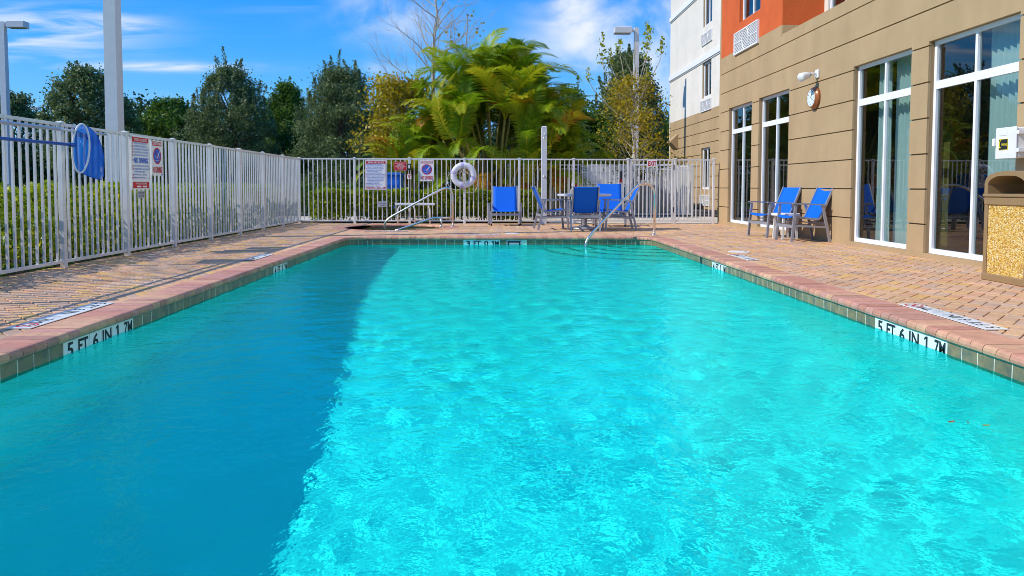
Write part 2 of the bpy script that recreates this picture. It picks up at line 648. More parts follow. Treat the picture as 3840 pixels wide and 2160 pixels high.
# skimmer netting
m = bpy.data.materials.new('netting')
m.use_nodes = True
t = m.node_tree
b = t.nodes['Principled BSDF']
b.inputs['Base Color'].default_value = (0.006, 0.13, 0.55, 1)
b.inputs['Roughness'].default_value = 0.7
tr = N(t, 'ShaderNodeBsdfTransparent')
tl = N(t, 'ShaderNodeBsdfTranslucent')
tl.inputs[0].default_value = (0.01, 0.22, 0.75, 1)
m1 = N(t, 'ShaderNodeMixShader')
m1.inputs[0].default_value = 0.4
t.links.new(b.outputs[0], m1.inputs[1])
t.links.new(tl.outputs[0], m1.inputs[2])
mx = N(t, 'ShaderNodeMixShader')
mx.inputs[0].default_value = 0.78
t.links.new(tr.outputs[0], mx.inputs[1])
t.links.new(m1.outputs[0], mx.inputs[2])
t.links.new(mx.outputs[0], t.nodes['Material Output'].inputs[0])
M['netting'] = m

# pool water: refractive sheet with fine ripples
def water_material(name, col):
    m = bpy.data.materials.new(name)
    m.use_nodes = True
    t = m.node_tree
    t.nodes.remove(t.nodes['Principled BSDF'])
    g = N(t, 'ShaderNodeBsdfGlass', IOR=1.33, Roughness=0.0)
    g.inputs['Color'].default_value = (*col, 1)
    tc = N(t, 'ShaderNodeTexCoord')
    n1 = N(t, 'ShaderNodeTexNoise', Scale=24.0, Detail=2.5)
    t.links.new(tc.outputs['Object'], n1.inputs[0])
    # patches where a breeze roughens the surface
    n2 = N(t, 'ShaderNodeTexNoise', Scale=0.7, Detail=3.0)
    t.links.new(tc.outputs['Object'], n2.inputs[0])
    gust = N(t, 'ShaderNodeMapRange')
    gust.inputs[1].default_value = 0.35
    gust.inputs[2].default_value = 0.65
    gust.inputs[3].default_value = 0.55
    gust.inputs[4].default_value = 1.5
    t.links.new(n2.outputs[0], gust.inputs[0])
    n4 = N(t, 'ShaderNodeTexNoise', Scale=7.0, Detail=1.0)
    t.links.new(tc.outputs['Object'], n4.inputs[0])
    bp = N(t, 'ShaderNodeBump', Strength=1.0, Distance=0.0042)
    t.links.new(math_node(t, 'ADD', math_node(t, 'MULTIPLY', n1.outputs[0], gust.outputs[0]), math_node(t, 'MULTIPLY', n4.outputs[0], 0.9)), bp.inputs['Height'])
    t.links.new(bp.outputs[0], g.inputs['Normal'])
    t.links.new(g.outputs[0], t.nodes['Material Output'].inputs[0])
    M[name] = m


water_material('water', (0.19, 0.975, 0.955))
water_material('spa_water', (0.55, 0.75, 0.60))

leaf_material('foliage_oak', [(0.0, (0.06, 0.10, 0.035)), (0.5, (0.15, 0.21, 0.07)), (0.85, (0.28, 0.35, 0.14)), (1.0, (0.38, 0.40, 0.09))])
leaf_material('foliage_green', [(0.0, (0.035, 0.085, 0.010)), (0.5, (0.085, 0.18, 0.015)), (1.0, (0.20, 0.29, 0.02))])
leaf_material('foliage_gold', [(0.0, (0.22, 0.19, 0.006)), (0.5, (0.46, 0.34, 0.008)), (0.85, (0.58, 0.48, 0.015)), (1.0, (0.45, 0.18, 0.01))])
leaf_material('foliage_lime', [(0.0, (0.20, 0.26, 0.01)), (1.0, (0.48, 0.50, 0.03))])
leaf_material('foliage_hedge', [(0.0, (0.10, 0.17, 0.006)), (0.45, (0.26, 0.36, 0.010)), (0.8, (0.50, 0.52, 0.015)), (1.0, (0.70, 0.60, 0.03))], trans=0.55, rough=0.35)
leaf_material('foliage_palm', [(0.0, (0.06, 0.16, 0.006)), (0.35, (0.18, 0.34, 0.008)), (0.62, (0.42, 0.48, 0.012)), (0.9, (0.58, 0.45, 0.02)), (1.0, (0.50, 0.18, 0.015))], trans=0.42, rough=0.4)
leaf_material('foliage_dark', [(0.0, (0.020, 0.045, 0.012)), (1.0, (0.07, 0.12, 0.025))])

# ================================================================== THE SETTING
XL, XR, Y0, YB, RC = -2.595, 2.775, 0.6, 12.38, 0.35        # pool waterline rectangle, back-corner radius
DL, DR, DF, DB = -4.80, 5.45, -3.2, 17.02                   # deck edges: fence side, hotel wall, behind the camera, back fence
ZC, ZW = -0.056, -0.133                                     # underside of the coping, water level
SPA = (-2.15, 15.32)
SPR = 1.10                                                  # spa waterline radius


def sheet(name, rects, z, mat):
    mb = MB()
    for x0, y0, x1, y1 in rects:
        mb.add([(x0, y0, z), (x1, y0, z), (x1, y1, z), (x0, y1, z)], [(0, 1, 2, 3)])
    return struct(name, mb.build(name, mat))


sheet('ground', [(-900, -400, DL, 1500), (DR, -400, 900, 1500), (DL, -400, DR, DF), (DL, DB, DR, 1500)], -0.03, 'grass')
sheet('parking_lot', [(-60, 21.5, 40, 31.0)], -0.022, 'asphalt')
sheet('mulch_bed', [(-6.6, -3.0, -4.805, 18.2), (-4.8, 17.03, 1.35, 18.2)], -0.02, 'mulch')
sheet('walkway', [(1.352, 17.03, 6.6, 21.2), (-9.0, 18.22, 1.348, 21.2)], -0.012, 'concrete')

# ------------------------------------------------------------------ pool outline
ARC = 7


def outline():
    """list of (kind, p0, p1, n0, n1): straight runs and corner arcs, outward normals"""
    segs = [('left', Vector((XL, Y0)), Vector((XL, YB - RC)), Vector((-1, 0)), Vector((-1, 0)))]
    c = Vector((XL + RC, YB - RC))
    for k in range(ARC):
        a0, a1 = math.pi - k * math.pi / 2 / ARC, math.pi - (k + 1) * math.pi / 2 / ARC
        n0, n1 = Vector((math.cos(a0), math.sin(a0))), Vector((math.cos(a1), math.sin(a1)))
        segs.append(('arc', c + n0 * RC, c + n1 * RC, n0, n1))
    segs.append(('back', Vector((XL + RC, YB)), Vector((XR - RC, YB)), Vector((0, 1)), Vector((0, 1))))
    c = Vector((XR - RC, YB - RC))
    for k in range(ARC):
        a0, a1 = math.pi / 2 - k * math.pi / 2 / ARC, math.pi / 2 - (k + 1) * math.pi / 2 / ARC
        n0, n1 = Vector((math.cos(a0), math.sin(a0))), Vector((math.cos(a1), math.sin(a1)))
        segs.append(('arc', c + n0 * RC, c + n1 * RC, n0, n1))
    segs.append(('right', Vector((XR, YB - RC)), Vector((XR, Y0)), Vector((1, 0)), Vector((1, 0))))
    return segs


SEG = outline()


def loft(mb, prof, p0, n0, p1, n1, cap=True):
    """profile [(offset, z)] swept from frame 0 to frame 1"""
    n = len(prof)
    v = [(*(p0 + n0 * o), z) for o, z in prof] + [(*(p1 + n1 * o), z) for o, z in prof]
    f = [(k, k + 1, n + k + 1, n + k) for k in range(n - 1)]
    if cap:
        f += [(n - 1, 0, n, 2 * n - 1), tuple(range(n))[::-1], tuple(range(n, 2 * n))]
    mb.add(v, f)


def floor_z(y):
    pts = [(Y0, -1.70), (4.2, -1.60), (8.4, -1.16), (YB + 0.5, -0.94)]
    for (a, za), (b_, zb) in zip(pts, pts[1:]):
        if y <= b_:
            return za + (zb - za) * max(0, (y - a)) / (b_ - a)
    return pts[-1][1]


pool = bpy.data.objects.new('swimming_pool', None)
C.objects.link(pool)
pool['kind'] = 'structure'

# basin of pale aqua plaster
mb = MB()
NB = 14
xs = [XL - 0.014 + (XR - XL + 0.028) * i / 8 for i in range(9)]
ysb = [Y0 - 0.014 + (YB - Y0 + 0.028) * i / NB for i in range(NB + 1)]
mb.grid([[(x, y, floor_z(y)) for x in xs] for y in ysb])
for x in (xs[0], xs[-1]):
    mb.grid([[(x, y, floor_z(y)), (x, y, -0.03)] for y in ysb])
for y in (ysb[0], ysb[-1]):
    mb.add([(xs[0], y, floor_z(y)), (xs[-1], y, floor_z(y)), (xs[-1], y, -0.03), (xs[0], y, -0.03)], [(0, 1, 2, 3)])
for s in SEG:
    if s[0] == 'arc':
        loft(mb, [(0.012, -1.2), (0.012, -0.03)], s[1], s[3], s[2], s[4], False)
basin = mb.build('basin', 'plaster', pool)
basin.cycles.is_caustics_receiver = True

# entry steps in the back right corner, each with a dark nosing
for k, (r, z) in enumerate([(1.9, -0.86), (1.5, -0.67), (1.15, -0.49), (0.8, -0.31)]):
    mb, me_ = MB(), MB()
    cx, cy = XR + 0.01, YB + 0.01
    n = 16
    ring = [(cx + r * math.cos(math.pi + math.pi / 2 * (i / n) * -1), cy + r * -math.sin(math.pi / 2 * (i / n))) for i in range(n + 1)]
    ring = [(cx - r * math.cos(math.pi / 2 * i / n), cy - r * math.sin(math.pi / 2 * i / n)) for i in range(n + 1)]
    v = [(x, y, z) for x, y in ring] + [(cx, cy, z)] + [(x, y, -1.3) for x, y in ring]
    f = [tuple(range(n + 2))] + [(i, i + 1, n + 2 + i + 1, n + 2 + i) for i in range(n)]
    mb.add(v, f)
    o = mb.build('step', 'plaster_shallow_tint', pool)
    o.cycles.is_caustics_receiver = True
    me_.tube([(x, y, z + 0.004) for x, y in ring], 0.026, 6)
    o2 = me_.build('step_nosing', 'step_edge', o)
    o2.cycles.is_caustics_receiver = True

# grout bed behind tiles and under coping
mb = MB()
for s in SEG:
    loft(mb, [(0.0012, ZC - 0.001), (0.0012, -0.212)], s[1], s[3], s[2], s[4], False)
o = mb.build('tile_bed', 'tile_grout', pool)
o.cycles.is_caustics_receiver = True
mb = MB()
for s in SEG + [('near', Vector((XR, Y0)), Vector((XL, Y0)), Vector((0, -1)), Vector((0, -1)))]:
    loft(mb, [(-0.010, -0.040), (-0.006, -0.014), (0.010, -0.002), (0.262, -0.002), (0.262, -0.05), (-0.006, -0.05)], s[1], s[3], s[2], s[4])
mb.build('coping_bed', 'grout', pool)


def tinted(me, cols):
    at = me.attributes.new('tint', 'FLOAT_COLOR', 'FACE')
    buf = np.ones((len(me.polygons), 4), dtype=np.float32)
    buf[:, :3] = cols
    at.data.foreach_set('color', buf.ravel())
    return me


COPING_COL = [(0.70, 0.32, 0.21), (0.76, 0.38, 0.23), (0.64, 0.28, 0.19), (0.78, 0.43, 0.25), (0.70, 0.34, 0.25), (0.60, 0.30, 0.21)]
PROF = [(0.262, ZC), (0.262, 0.003), (0.003, 0.004), (-0.011, 0.0005), (-0.020, -0.010), (-0.024, -0.027), (-0.020, -0.044), (-0.010, -0.053), (0.0, ZC)]
CW = 0.105


def coping_mesh(p0, n0, p1, n1, col):
    mb = MB()
    d = (p1 - p0).normalized()
    loft(mb, PROF, p0, n0, p1, n1)
    me = mb.mesh('coping_brick', 'coping_brick')
    return tinted(me, col)


coping_straight = []
for c in COPING_COL:
    # local: run along +y, outward normal -x
    coping_straight.append(coping_mesh(Vector((0, 0.0025)), Vector((-1, 0)), Vector((0, CW - 0.0025)), Vector((-1, 0)), c))
for s in SEG:
    L = (s[2] - s[1]).length
    if s[0] == 'arc':
        e = (s[2] - s[1]) * 0.03
        link('coping_brick', coping_mesh(s[1] + e, s[3], s[2] - e, s[4], R.choice(COPING_COL)), pool)
        continue
    n = round(L / CW)
    k0 = L / n / CW
    ang = {'left': 0.0, 'back': -math.pi / 2, 'right': math.pi}[s[0]]
    d = (s[2] - s[1]).normalized()
    for i in range(n):
        o = link('coping_brick', R.choice(coping_straight), pool)
        p = s[1] + d * (L * i / n)
        o.location = (p.x, p.y, R.uniform(-0.0012, 0.0012))
        o.rotation_euler = (0, R.uniform(-0.004, 0.004), ang)
        o.scale = (1, k0, 1)
mb = MB()
n = 50
for i in range(n):
    a, b_ = XR - (XR - XL) * (i + 0.03) / n, XR - (XR - XL) * (i + 0.97) / n
    loft(mb, PROF, Vector((a, Y0)), Vector((0, -1)), Vector((b_, Y0)), Vector((0, -1)))
o = link('coping_run', tinted(mb.mesh('coping_run', 'coping_brick'), (0.48, 0.22, 0.15)), pool)
o['kind'] = 'stuff'

# waterline tiles; white ones carry the depth
TZ0, TZ1 = -0.2085, ZC - 0.002


def tile_obj(p0, n0, p1, n1, mat='tile_slate', name='tile'):
    mb = MB()
    loft(mb, [(0.006, TZ0), (0.0, TZ0), (0.0, TZ1), (0.006, TZ1)], p0, n0, p1, n1)
    return mb


_tile_shared = {}


def put_tile(p, ang, w, mat='tile_slate'):
    key = (round(w, 4), mat)
    if key not in _tile_shared:
        mb = tile_obj(Vector((0, 0.0035)), Vector((-1, 0)), Vector((0, w - 0.0035)), Vector((-1, 0)))
        _tile_shared[key] = mb.mesh('tile', mat)
    o = link('tile', _tile_shared[key], pool)
    o.location = (p[0] + (0.0008 * R.uniform(-1, 1) if abs(ang) < 0.1 else 0), p[1], 0)
    o.rotation_euler = (0, 0, ang)
    o.cycles.is_caustics_receiver = True
    return o


TS, TBK = 0.1354, 0.160
marks = {'left': [(4.242, ['5', 'FT', '6', 'IN', '1', '7M']), (8.253, ['4', 'FT', '1', '2M'])],
         'right': [(5.006, ['5', 'FT', '6', 'IN', '1', '7M']), (8.851, ['4', 'FT', '1', '2M'])]}


def mark_tile(o, word, w):
    """black characters on a white tile, in the tile's own frame (run along +y, facing +x)"""
    mb = MB()
    lw = w * (0.80 if len(word) > 1 else 0.46)
    h = 0.090
    zb = ZC - 0.012 - h
    c = w / 2
    if word == '1':
        # plain upright with a short flag
        for poly in ([(-0.008, 0), (0.010, 0), (0.010, h), (-0.008, h)], [(-0.0081, h), (-0.0081, h * 0.80), (-0.026, h * 0.70), (-0.026, h * 0.82)]):
            mb.add([(0.0012, c + a, zb + b_) for a, b_ in poly], [(0, 1, 2, 3)])
    else:
        lettering(mb, word, (0, c - lw / 2, zb), (0, 1, 0), (0, 0, 1), lw, h, 0.0012, 0.025)
    q = mb.build('lettering', 'ink', o)
    q.cycles.is_caustics_receiver = True


for side in ('left', 'right'):
    x = XL if side == 'left' else XR
    sg = 1 if side == 'left' else -1
    used = {}
    for start, words in marks[side]:
        for i, wd in enumerate(words):
            used[round(start + sg * i * TS, 3)] = wd
    base = marks[side][0][0]
    base2 = marks[side][1][0]
    # the grid follows the near marking; the far marking falls on its own joints
    ylist = []
    k = 0
    lo, hi = Y0, YB - RC
    # near run up to the far marking, the far marking, then the rest
    starts = []
    y = base
    cuts = sorted([(base + (0 if sg > 0 else -6 * TS), 6), (base2 + (0 if sg > 0 else -4 * TS), 4)])
    a = cuts[0][0]
    while a - TS > lo - 0.001:
        a -= TS
    while a < cuts[1][0] - 0.02:
        w = min(TS, cuts[1][0] - a)
        starts.append((a, w))
        a += TS
    a = cuts[1][0]
    while a < hi - 0.02:
        w = min(TS, hi - a)
        starts.append((a, w))
        a += TS
    for a, w in starts:
        word = None
        for cy, cn in cuts:
            i = round((a - cy) / TS)
            if 0 <= i < cn and abs(a - (cy + i * TS)) < 0.01:
                ws = marks[side][0][1] if cn == 6 else marks[side][1][1]
                word = ws[i] if sg > 0 else ws[cn - 1 - i]
        if side == 'right' and 9.2 < a < 9.34 and word is None:
            # skimmer mouth in place of a tile
            mb = MB()
            mb.box(XR - 0.0008, a + 0.006, TZ0, XR + 0.004, a + w - 0.006, TZ1)
            mb.build('skimmer_mouth', 'device_black', pool)
            continue
        ang, p = (0.0, (x, a)) if sg > 0 else (math.pi, (x, a + w))
        o = put_tile(p, ang, w, 'tile_white' if word else 'tile_slate')
        if word:
            mark_tile(o, word, w)
# back run
xb = -0.553
tiles_back = []
a = xb
while a - TBK > XL + RC - 0.1:
    a -= TBK
while a < XR - RC - 0.02:
    i = round((a - xb) / TBK)
    a0, a1 = max(a, XL + RC), min(a + TBK, XR - RC)
    if 0.19 < a + TBK / 2 < 0.49:
        a += TBK
        continue
    w = a1 - a0
    if w > 0.03:
        o = put_tile((a0, YB), -math.pi / 2, w, 'tile_white' if 0 <= i < 4 else 'tile_slate')
        if 0 <= i < 4:
            mark_tile(o, ['3', 'FT', '0', '9M'][i], w)
    a += TBK
for s in SEG:
    if s[0] == 'arc' :
        mb = MB()
        e = (s[2] - s[1]) * 0.03
        loft(mb, [(0.006, TZ0), (0.0, TZ0), (0.0, TZ1), (0.006, TZ1)], s[1] + e, s[3], s[2] - e, s[4])
        o = mb.build('tile', 'tile_slate', pool)
        o.cycles.is_caustics_receiver = True
# skimmer on the back wall
mb = MB()
sx0, sx1 = 0.205, 0.475
for q in ((sx0, TZ0, sx0 + 0.02, TZ1), (sx1 - 0.02, TZ0, sx1, TZ1), (sx0 + 0.02, TZ1 - 0.014, sx1 - 0.02, TZ1)):
    mb.box(q[0], YB - 0.006, q[1], q[2], YB + 0.05, q[3])
sk = mb.build('skimmer_frame', 'plate_grey', pool)
MB().box(sx0 + 0.0205, YB - 0.001, TZ0, sx1 - 0.0205, YB + 0.05, TZ1 - 0.0145).build('skimmer_opening', 'device_black', sk)
mb = MB()
mb.box(sx0 + 0.05, YB - 0.004, ZW - 0.01, sx1 - 0.05, YB + 0.011, ZW + 0.03)
mb.build('skimmer_weir', 'plate_grey', sk)

# the water itself: gentle long ripples as geometry, fine ones in the shader
rng = np.random.default_rng(3)
nx, ny = 400, 880
gx, gy = np.meshgrid(np.linspace(XL - 0.004, XR + 0.004, nx), np.linspace(Y0 - 0.004, YB + 0.004, ny))
gz = np.full_like(gx, ZW)
for i in range(60):
    lam = 0.10 * 2 ** rng.uniform(0, 2.1)
    th = rng.uniform(0, 2 * math.pi)
    kk = 2 * math.pi / lam
    gz += lam * 0.00068 * np.sin(kk * (np.cos(th) * gx + np.sin(th) * gy) + rng.uniform(0, 6.28))


def np_mesh(name, V, F, mat, smooth=False, tint=None):
    """fast mesh from arrays; all faces with the same number of corners"""
    V = np.asarray(V, dtype=np.float32).reshape(-1, 3)
    F = np.asarray(F, dtype=np.int32)
    k = F.shape[1]
    me = bpy.data.meshes.new(name)
    me.vertices.add(len(V))
    me.vertices.foreach_set('co', V.ravel())
    me.loops.add(F.size)
    me.loops.foreach_set('vertex_index', F.ravel())
    me.polygons.add(len(F))
    me.polygons.foreach_set('loop_start', np.arange(0, F.size, k, dtype=np.int32))
    if smooth:
        me.polygons.foreach_set('use_smooth', np.ones(len(F), dtype=bool))
    if tint is not None:
        at = me.attributes.new('tint', 'FLOAT', 'FACE')
        at.data.foreach_set('value', np.asarray(tint, dtype=np.float32))
    me.materials.append(M[mat])
    me.update(calc_edges=True)
    return me


idx = np.arange(nx * ny).reshape(ny, nx)
F = np.stack([idx[:-1, :-1], idx[:-1, 1:], idx[1:, 1:], idx[1:, :-1]], -1).reshape(-1, 4)
water = struct('water', link('water', np_mesh('water', np.stack([gx, gy, gz], -1), F, 'water', True)))
water.cycles.is_caustics_caster = True

# ------------------------------------------------------------------ paver deck (45 degree herringbone)
deck = bpy.data.objects.new('pool_deck', None)
C.objects.link(deck)
deck['kind'] = 'structure'
mb = MB()
zb = -0.009
OX0, OX1, OY0, OY1 = XL - 0.2, XR + 0.2, Y0 - 0.2, YB + 0.2
for q in ((DL, DF, OX0, DB), (OX1, DF, DR, DB), (OX0, DF, OX1, OY0)):
    mb.add([(q[0], q[1], zb), (q[2], q[1], zb), (q[2], q[3], zb), (q[0], q[3], zb)], [(0, 1, 2, 3)])
# back strip with the round spa opening
cxs, cys = SPA
rr = SPR + 0.12
n = 32
circ = [(cxs + rr * math.cos(2 * math.pi * k / n), cys + rr * math.sin(2 * math.pi * k / n)) for k in range(n)]


def edge_point(a):
    c_, s_ = math.cos(a), math.sin(a)
    tx = ((OX1 if c_ > 0 else OX0) - cxs) / c_ if abs(c_) > 1e-9 else 1e9
    ty = ((DB if s_ > 0 else OY1) - cys) / s_ if abs(s_) > 1e-9 else 1e9
    tt = min(tx, ty)
    return (cxs + c_ * tt, cys + s_ * tt)


outer = [edge_point(2 * math.pi * k / n) for k in range(n)]
v = [(*p, zb) for p in circ] + [(*p, zb) for p in outer]
f = [(k, (k + 1) % n, n + (k + 1) % n, n + k) for k in range(n)]
for cx_, cy_ in ((OX0, OY1), (OX1, OY1), (OX1, DB), (OX0, DB)):
    a = math.atan2(cy_ - cys, cx_ - cxs) % (2 * math.pi)
    k = int(a / (2 * math.pi) * n)
    v.append((cx_, cy_, zb))
    f.append((n + k, len(v) - 1, n + (k + 1) % n))
mb.add(v, f)
mb.build('sand_bed', 'joint_sand', deck)

PW = 0.1
PAVER_COL = [(0.75, 0.45, 0.24), (0.78, 0.46, 0.28), (0.70, 0.42, 0.24), (0.82, 0.48, 0.17), (0.68, 0.45, 0.30), (0.76, 0.40, 0.21), (0.73, 0.44, 0.23), (0.63, 0.41, 0.28)]


def clip_poly(poly, axis, val, keep_less):
    out = []
    for i in range(len(poly)):
        a, b_ = poly[i - 1], poly[i]
        ia = (a[axis] <= val) if keep_less else (a[axis] >= val)
        ib = (b_[axis] <= val) if keep_less else (b_[axis] >= val)
        if ia != ib:
            tt = (val - a[axis]) / (b_[axis] - a[axis])
            out.append((a[0] + (b_[0] - a[0]) * tt, a[1] + (b_[1] - a[1]) * tt))
        if ib:
            out.append(b_)
    return out


def in_pool_hole(x, y, m=0.0):
    """inside the coping's outer edge, m metres in from it"""
    x0, x1, y0, y1 = XL - 0.262 + m, XR + 0.262 - m, Y0 - 0.262 + m, YB + 0.262 - m
    if not (x0 < x < x1 and y0 < y < y1):
        return False
    rc = RC + 0.262 - m
    if y > y1 - rc:
        for cx_ in (x0 + rc, x1 - rc):
            if (x < x0 + rc and cx_ < 0) or (x > x1 - rc and cx_ > 0):
                return (x - cx_) ** 2 + (y - (y1 - rc)) ** 2 < rc * rc
    return True


def in_spa(x, y, m=0.0):
    return (x - SPA[0]) ** 2 + (y - SPA[1]) ** 2 < (SPR + 0.27 - m) ** 2


def herringbone(x0, y0, x1, y1):
    """centres and orientation of the bricks of a 45 degree herringbone"""
    ca = math.sqrt(0.5)
    res = []
    span = int((abs(x1 - x0) + abs(y1 - y0)) / PW) + 8
    cx_, cy_ = (x0 + x1) / 2, (y0 + y1) / 2
    for j in range(-span, span):
        for i in range(-span // 2, span // 2):
            # horizontal brick at (j + 4 i, j), vertical brick next to it, in units of PW
            for (bx, by, w, h) in ((j + 4 * i, j, 2, 1), (j + 4 * i + 3, j, 1, 2)):
                u, v_ = (bx + w / 2) * PW, (by + h / 2) * PW
                X = cx_ + (u - v_) * ca
                Y = cy_ + (u + v_) * ca
                if x0 - 0.15 < X < x1 + 0.15 and y0 - 0.15 < Y < y1 + 0.15:
                    res.append((X, Y, 0 if w == 2 else 1))
    return res


bricks = herringbone(DL, DF, DR, DB)
R2 = random.Random(11)
near, rest = [], []
g = 0.0035
for X, Y, o in bricks:
    if in_pool_hole(X, Y, 0.10) or in_spa(X, Y, 0.10):
        continue
    ang = math.pi / 4 if o == 0 else 3 * math.pi / 4
    ca, sa = math.cos(ang), math.sin(ang)
    cor = [(-0.1 + g, -0.05 + g), (0.1 - g, -0.05 + g), (0.1 - g, 0.05 - g), (-0.1 + g, 0.05 - g)]
    poly = [(X + a * ca - b_ * sa, Y + a * sa + b_ * ca) for a, b_ in cor]
    whole = True
    for axis, val, less in ((0, DL, False), (0, DR - 0.002, True), (1, DF, False), (1, DB, True)):
        q = clip_poly(poly, axis, val, less)
        if len(q) != 4 or any(abs(q[i][0] - poly[i][0]) > 1e-6 for i in range(4)):
            whole = whole and q == poly
        poly = q
        if len(poly) < 3:
            break
    if len(poly) < 3:
        continue
    # how large it shows: distance, and inside the view
    px = (X - 0.0245 * Y) / max(Y, 0.1)
    vis = Y > 2.5 and abs(px) < 0.74
    inside_pool = in_pool_hole(X, Y, 0.0)
    (near if (whole and vis and not inside_pool) else rest).append((X, Y, ang, poly))
near.sort(key=lambda q: q[0] ** 2 + q[1] ** 2)
rest += near[300:]
near = near[:300]
paver_meshes = []
bv = 0.004
for c in PAVER_COL:
    mb = MB()
    cor = [(-0.1 + g, -0.05 + g), (0.1 - g, -0.05 + g), (0.1 - g, 0.05 - g), (-0.1 + g, 0.05 - g)]
    inn = [(-0.1 + g + bv, -0.05 + g + bv), (0.1 - g - bv, -0.05 + g + bv), (0.1 - g - bv, 0.05 - g - bv), (-0.1 + g + bv, 0.05 - g - bv)]
    v = [(*p, -0.012) for p in cor] + [(*p, -0.003) for p in cor] + [(*p, 0.0) for p in inn]
    f = [(8, 9, 10, 11)] + [(4 + k, 4 + (k + 1) % 4, 8 + (k + 1) % 4, 8 + k) for k in range(4)] + [(k, (k + 1) % 4, 4 + (k + 1) % 4, 4 + k) for k in range(4)]
    mb.add(v, f)
    paver_meshes.append(tinted(mb.mesh('paver', 'paver'), c))
for X, Y, ang, poly in near:
    o = link('paver', R2.choice(paver_meshes), deck)
    o.location = (X, Y, R2.uniform(-0.0012, 0.0012))
    o.rotation_euler = (R2.uniform(-0.012, 0.012), R2.uniform(-0.008, 0.008), ang)
mb = MB()
cols = []
for X, Y, ang, poly in rest:
    cx_ = sum(p[0] for p in poly) / len(poly)
    cy_ = sum(p[1] for p in poly) / len(poly)
    n = len(poly)
    dz = R2.uniform(-0.0012, 0.0012)
    tx, ty = R2.uniform(-0.012, 0.012), R2.uniform(-0.012, 0.012)
    inn = []
    for x, y in poly:
        d = math.hypot(x - cx_, y - cy_) + 1e-6
        k = max(0.3, 1 - 0.0055 / d)
        inn.append((cx_ + (x - cx_) * k, cy_ + (y - cy_) * k))
    zf = lambda x, y, z: z + dz + (x - cx_) * tx + (y - cy_) * ty
    v = [(x, y, -0.012) for x, y in poly] + [(x, y, zf(x, y, -0.003)) for x, y in poly] + [(x, y, zf(x, y, 0.0)) for x, y in inn]
    f = [tuple(2 * n + k for k in range(n))] + [(n + k, n + (k + 1) % n, 2 * n + (k + 1) % n, 2 * n + k) for k in range(n)]
    f += [(k, (k + 1) % n, n + (k + 1) % n, n + k) for k in range(n)]
    mb.add(v, f)
    cols += [R2.choice(PAVER_COL)] * len(f)
o = link('paver_field', tinted(mb.mesh('paver_field', 'paver'), np.array(cols)), deck)
o['kind'] = 'stuff'

# ------------------------------------------------------------------ spa
spa = bpy.data.objects.new('spa', None)
C.objects.link(spa)
spa.location = (*SPA, 0)
spa['kind'] = 'structure'
mb = MB()
n = 48
mb.lathe([(SPR + 0.012, -0.03), (SPR + 0.012, -0.9), (0.01, -0.9)], 48, cap=False)
mb.build('basin', 'spa_plaster', spa).cycles.is_caustics_receiver = True
mb = MB()
mb.lathe([(SPR + 0.26, -0.05), (SPR + 0.26, -0.001), (SPR + 0.006, -0.001), (SPR - 0.008, -0.02), (SPR - 0.004, -0.05)], 64, cap=False)
mb.build('coping_bed', 'grout', spa)
nb = 66
for k in range(nb):
    a0, a1 = 2 * math.pi * (k + 0.03) / nb, 2 * math.pi * (k + 0.97) / nb
    n0, n1 = Vector((math.cos(a0), math.sin(a0))), Vector((math.cos(a1), math.sin(a1)))
    link('coping_brick', coping_mesh(n1 * SPR, n1, n0 * SPR, n0, R.choice(COPING_COL)), spa)
mb = MB()
nt_ = 44
for k in range(nt_):
    a0, a1 = 2 * math.pi * (k + 0.02) / nt_, 2 * math.pi * (k + 0.98) / nt_
    n0, n1 = Vector((math.cos(a0), math.sin(a0))), Vector((math.cos(a1), math.sin(a1)))
    mb = MB()
    loft(mb, [(0.010, TZ0), (0.0, TZ0), (0.0, TZ1), (0.010, TZ1)], n1 * SPR, n1, n0 * SPR, n0)
    mb.build('tile', 'tile_slate', spa)
mb = MB()
mb.lathe([(SPR + 0.011, TZ0), (SPR + 0.011, TZ1)], 48, cap=False)
mb.build('tile_bed', 'tile_grout', spa)
mb = MB()
mb.add([(SPA[0] + SPR * math.cos(2 * math.pi * k / 48), SPA[1] + SPR * math.sin(2 * math.pi * k / 48), -0.15) for k in range(48)], [tuple(range(48))])
spa_water = struct('water', mb.build('water', 'spa_water', None, True))
spa_water.cycles.is_caustics_caster = True

# ================================================================== FENCES
FX, FY, FH, BAY = -4.677, 16.906, 1.583, 1.3156
PICK_MESH, POST_MESH = {}, {}


def picket_mesh(h0, h1, w=0.021):
    k = (round(h0, 3), round(h1, 3), w)
    if k not in PICK_MESH:
        PICK_MESH[k] = MB().box(-w / 2, -w / 2, h0, w / 2, w / 2, h1).mesh('picket', 'fence_white')
    return PICK_MESH[k]


def post_mesh(h, w=0.055):
    k = (round(h, 3), w)
    if k not in POST_MESH:
        POST_MESH[k] = MB().bbox(-w / 2, -w / 2, -0.02, w / 2, w / 2, h - 0.028, 0.004).mesh('post', 'fence_white')
        cm = MB()
        c = w / 2 + 0.007
        cm.box(-c, -c, h - 0.0279, c, c, h - 0.010)
        cm.add([(-c, -c, h - 0.01), (c, -c, h - 0.01), (c, c, h - 0.01), (-c, c, h - 0.01), (-c * .35, -c * .35, h), (c * .35, -c * .35, h), (c * .35, c * .35, h), (-c * .35, c * .35, h)],
               [(0, 1, 5, 4), (1, 2, 6, 5), (2, 3, 7, 6), (3, 0, 4, 7), (4, 5, 6, 7)])
        POST_MESH[k, 'cap'] = cm.mesh('post_cap', 'fence_white')
    return POST_MESH[k], POST_MESH[k, 'cap']


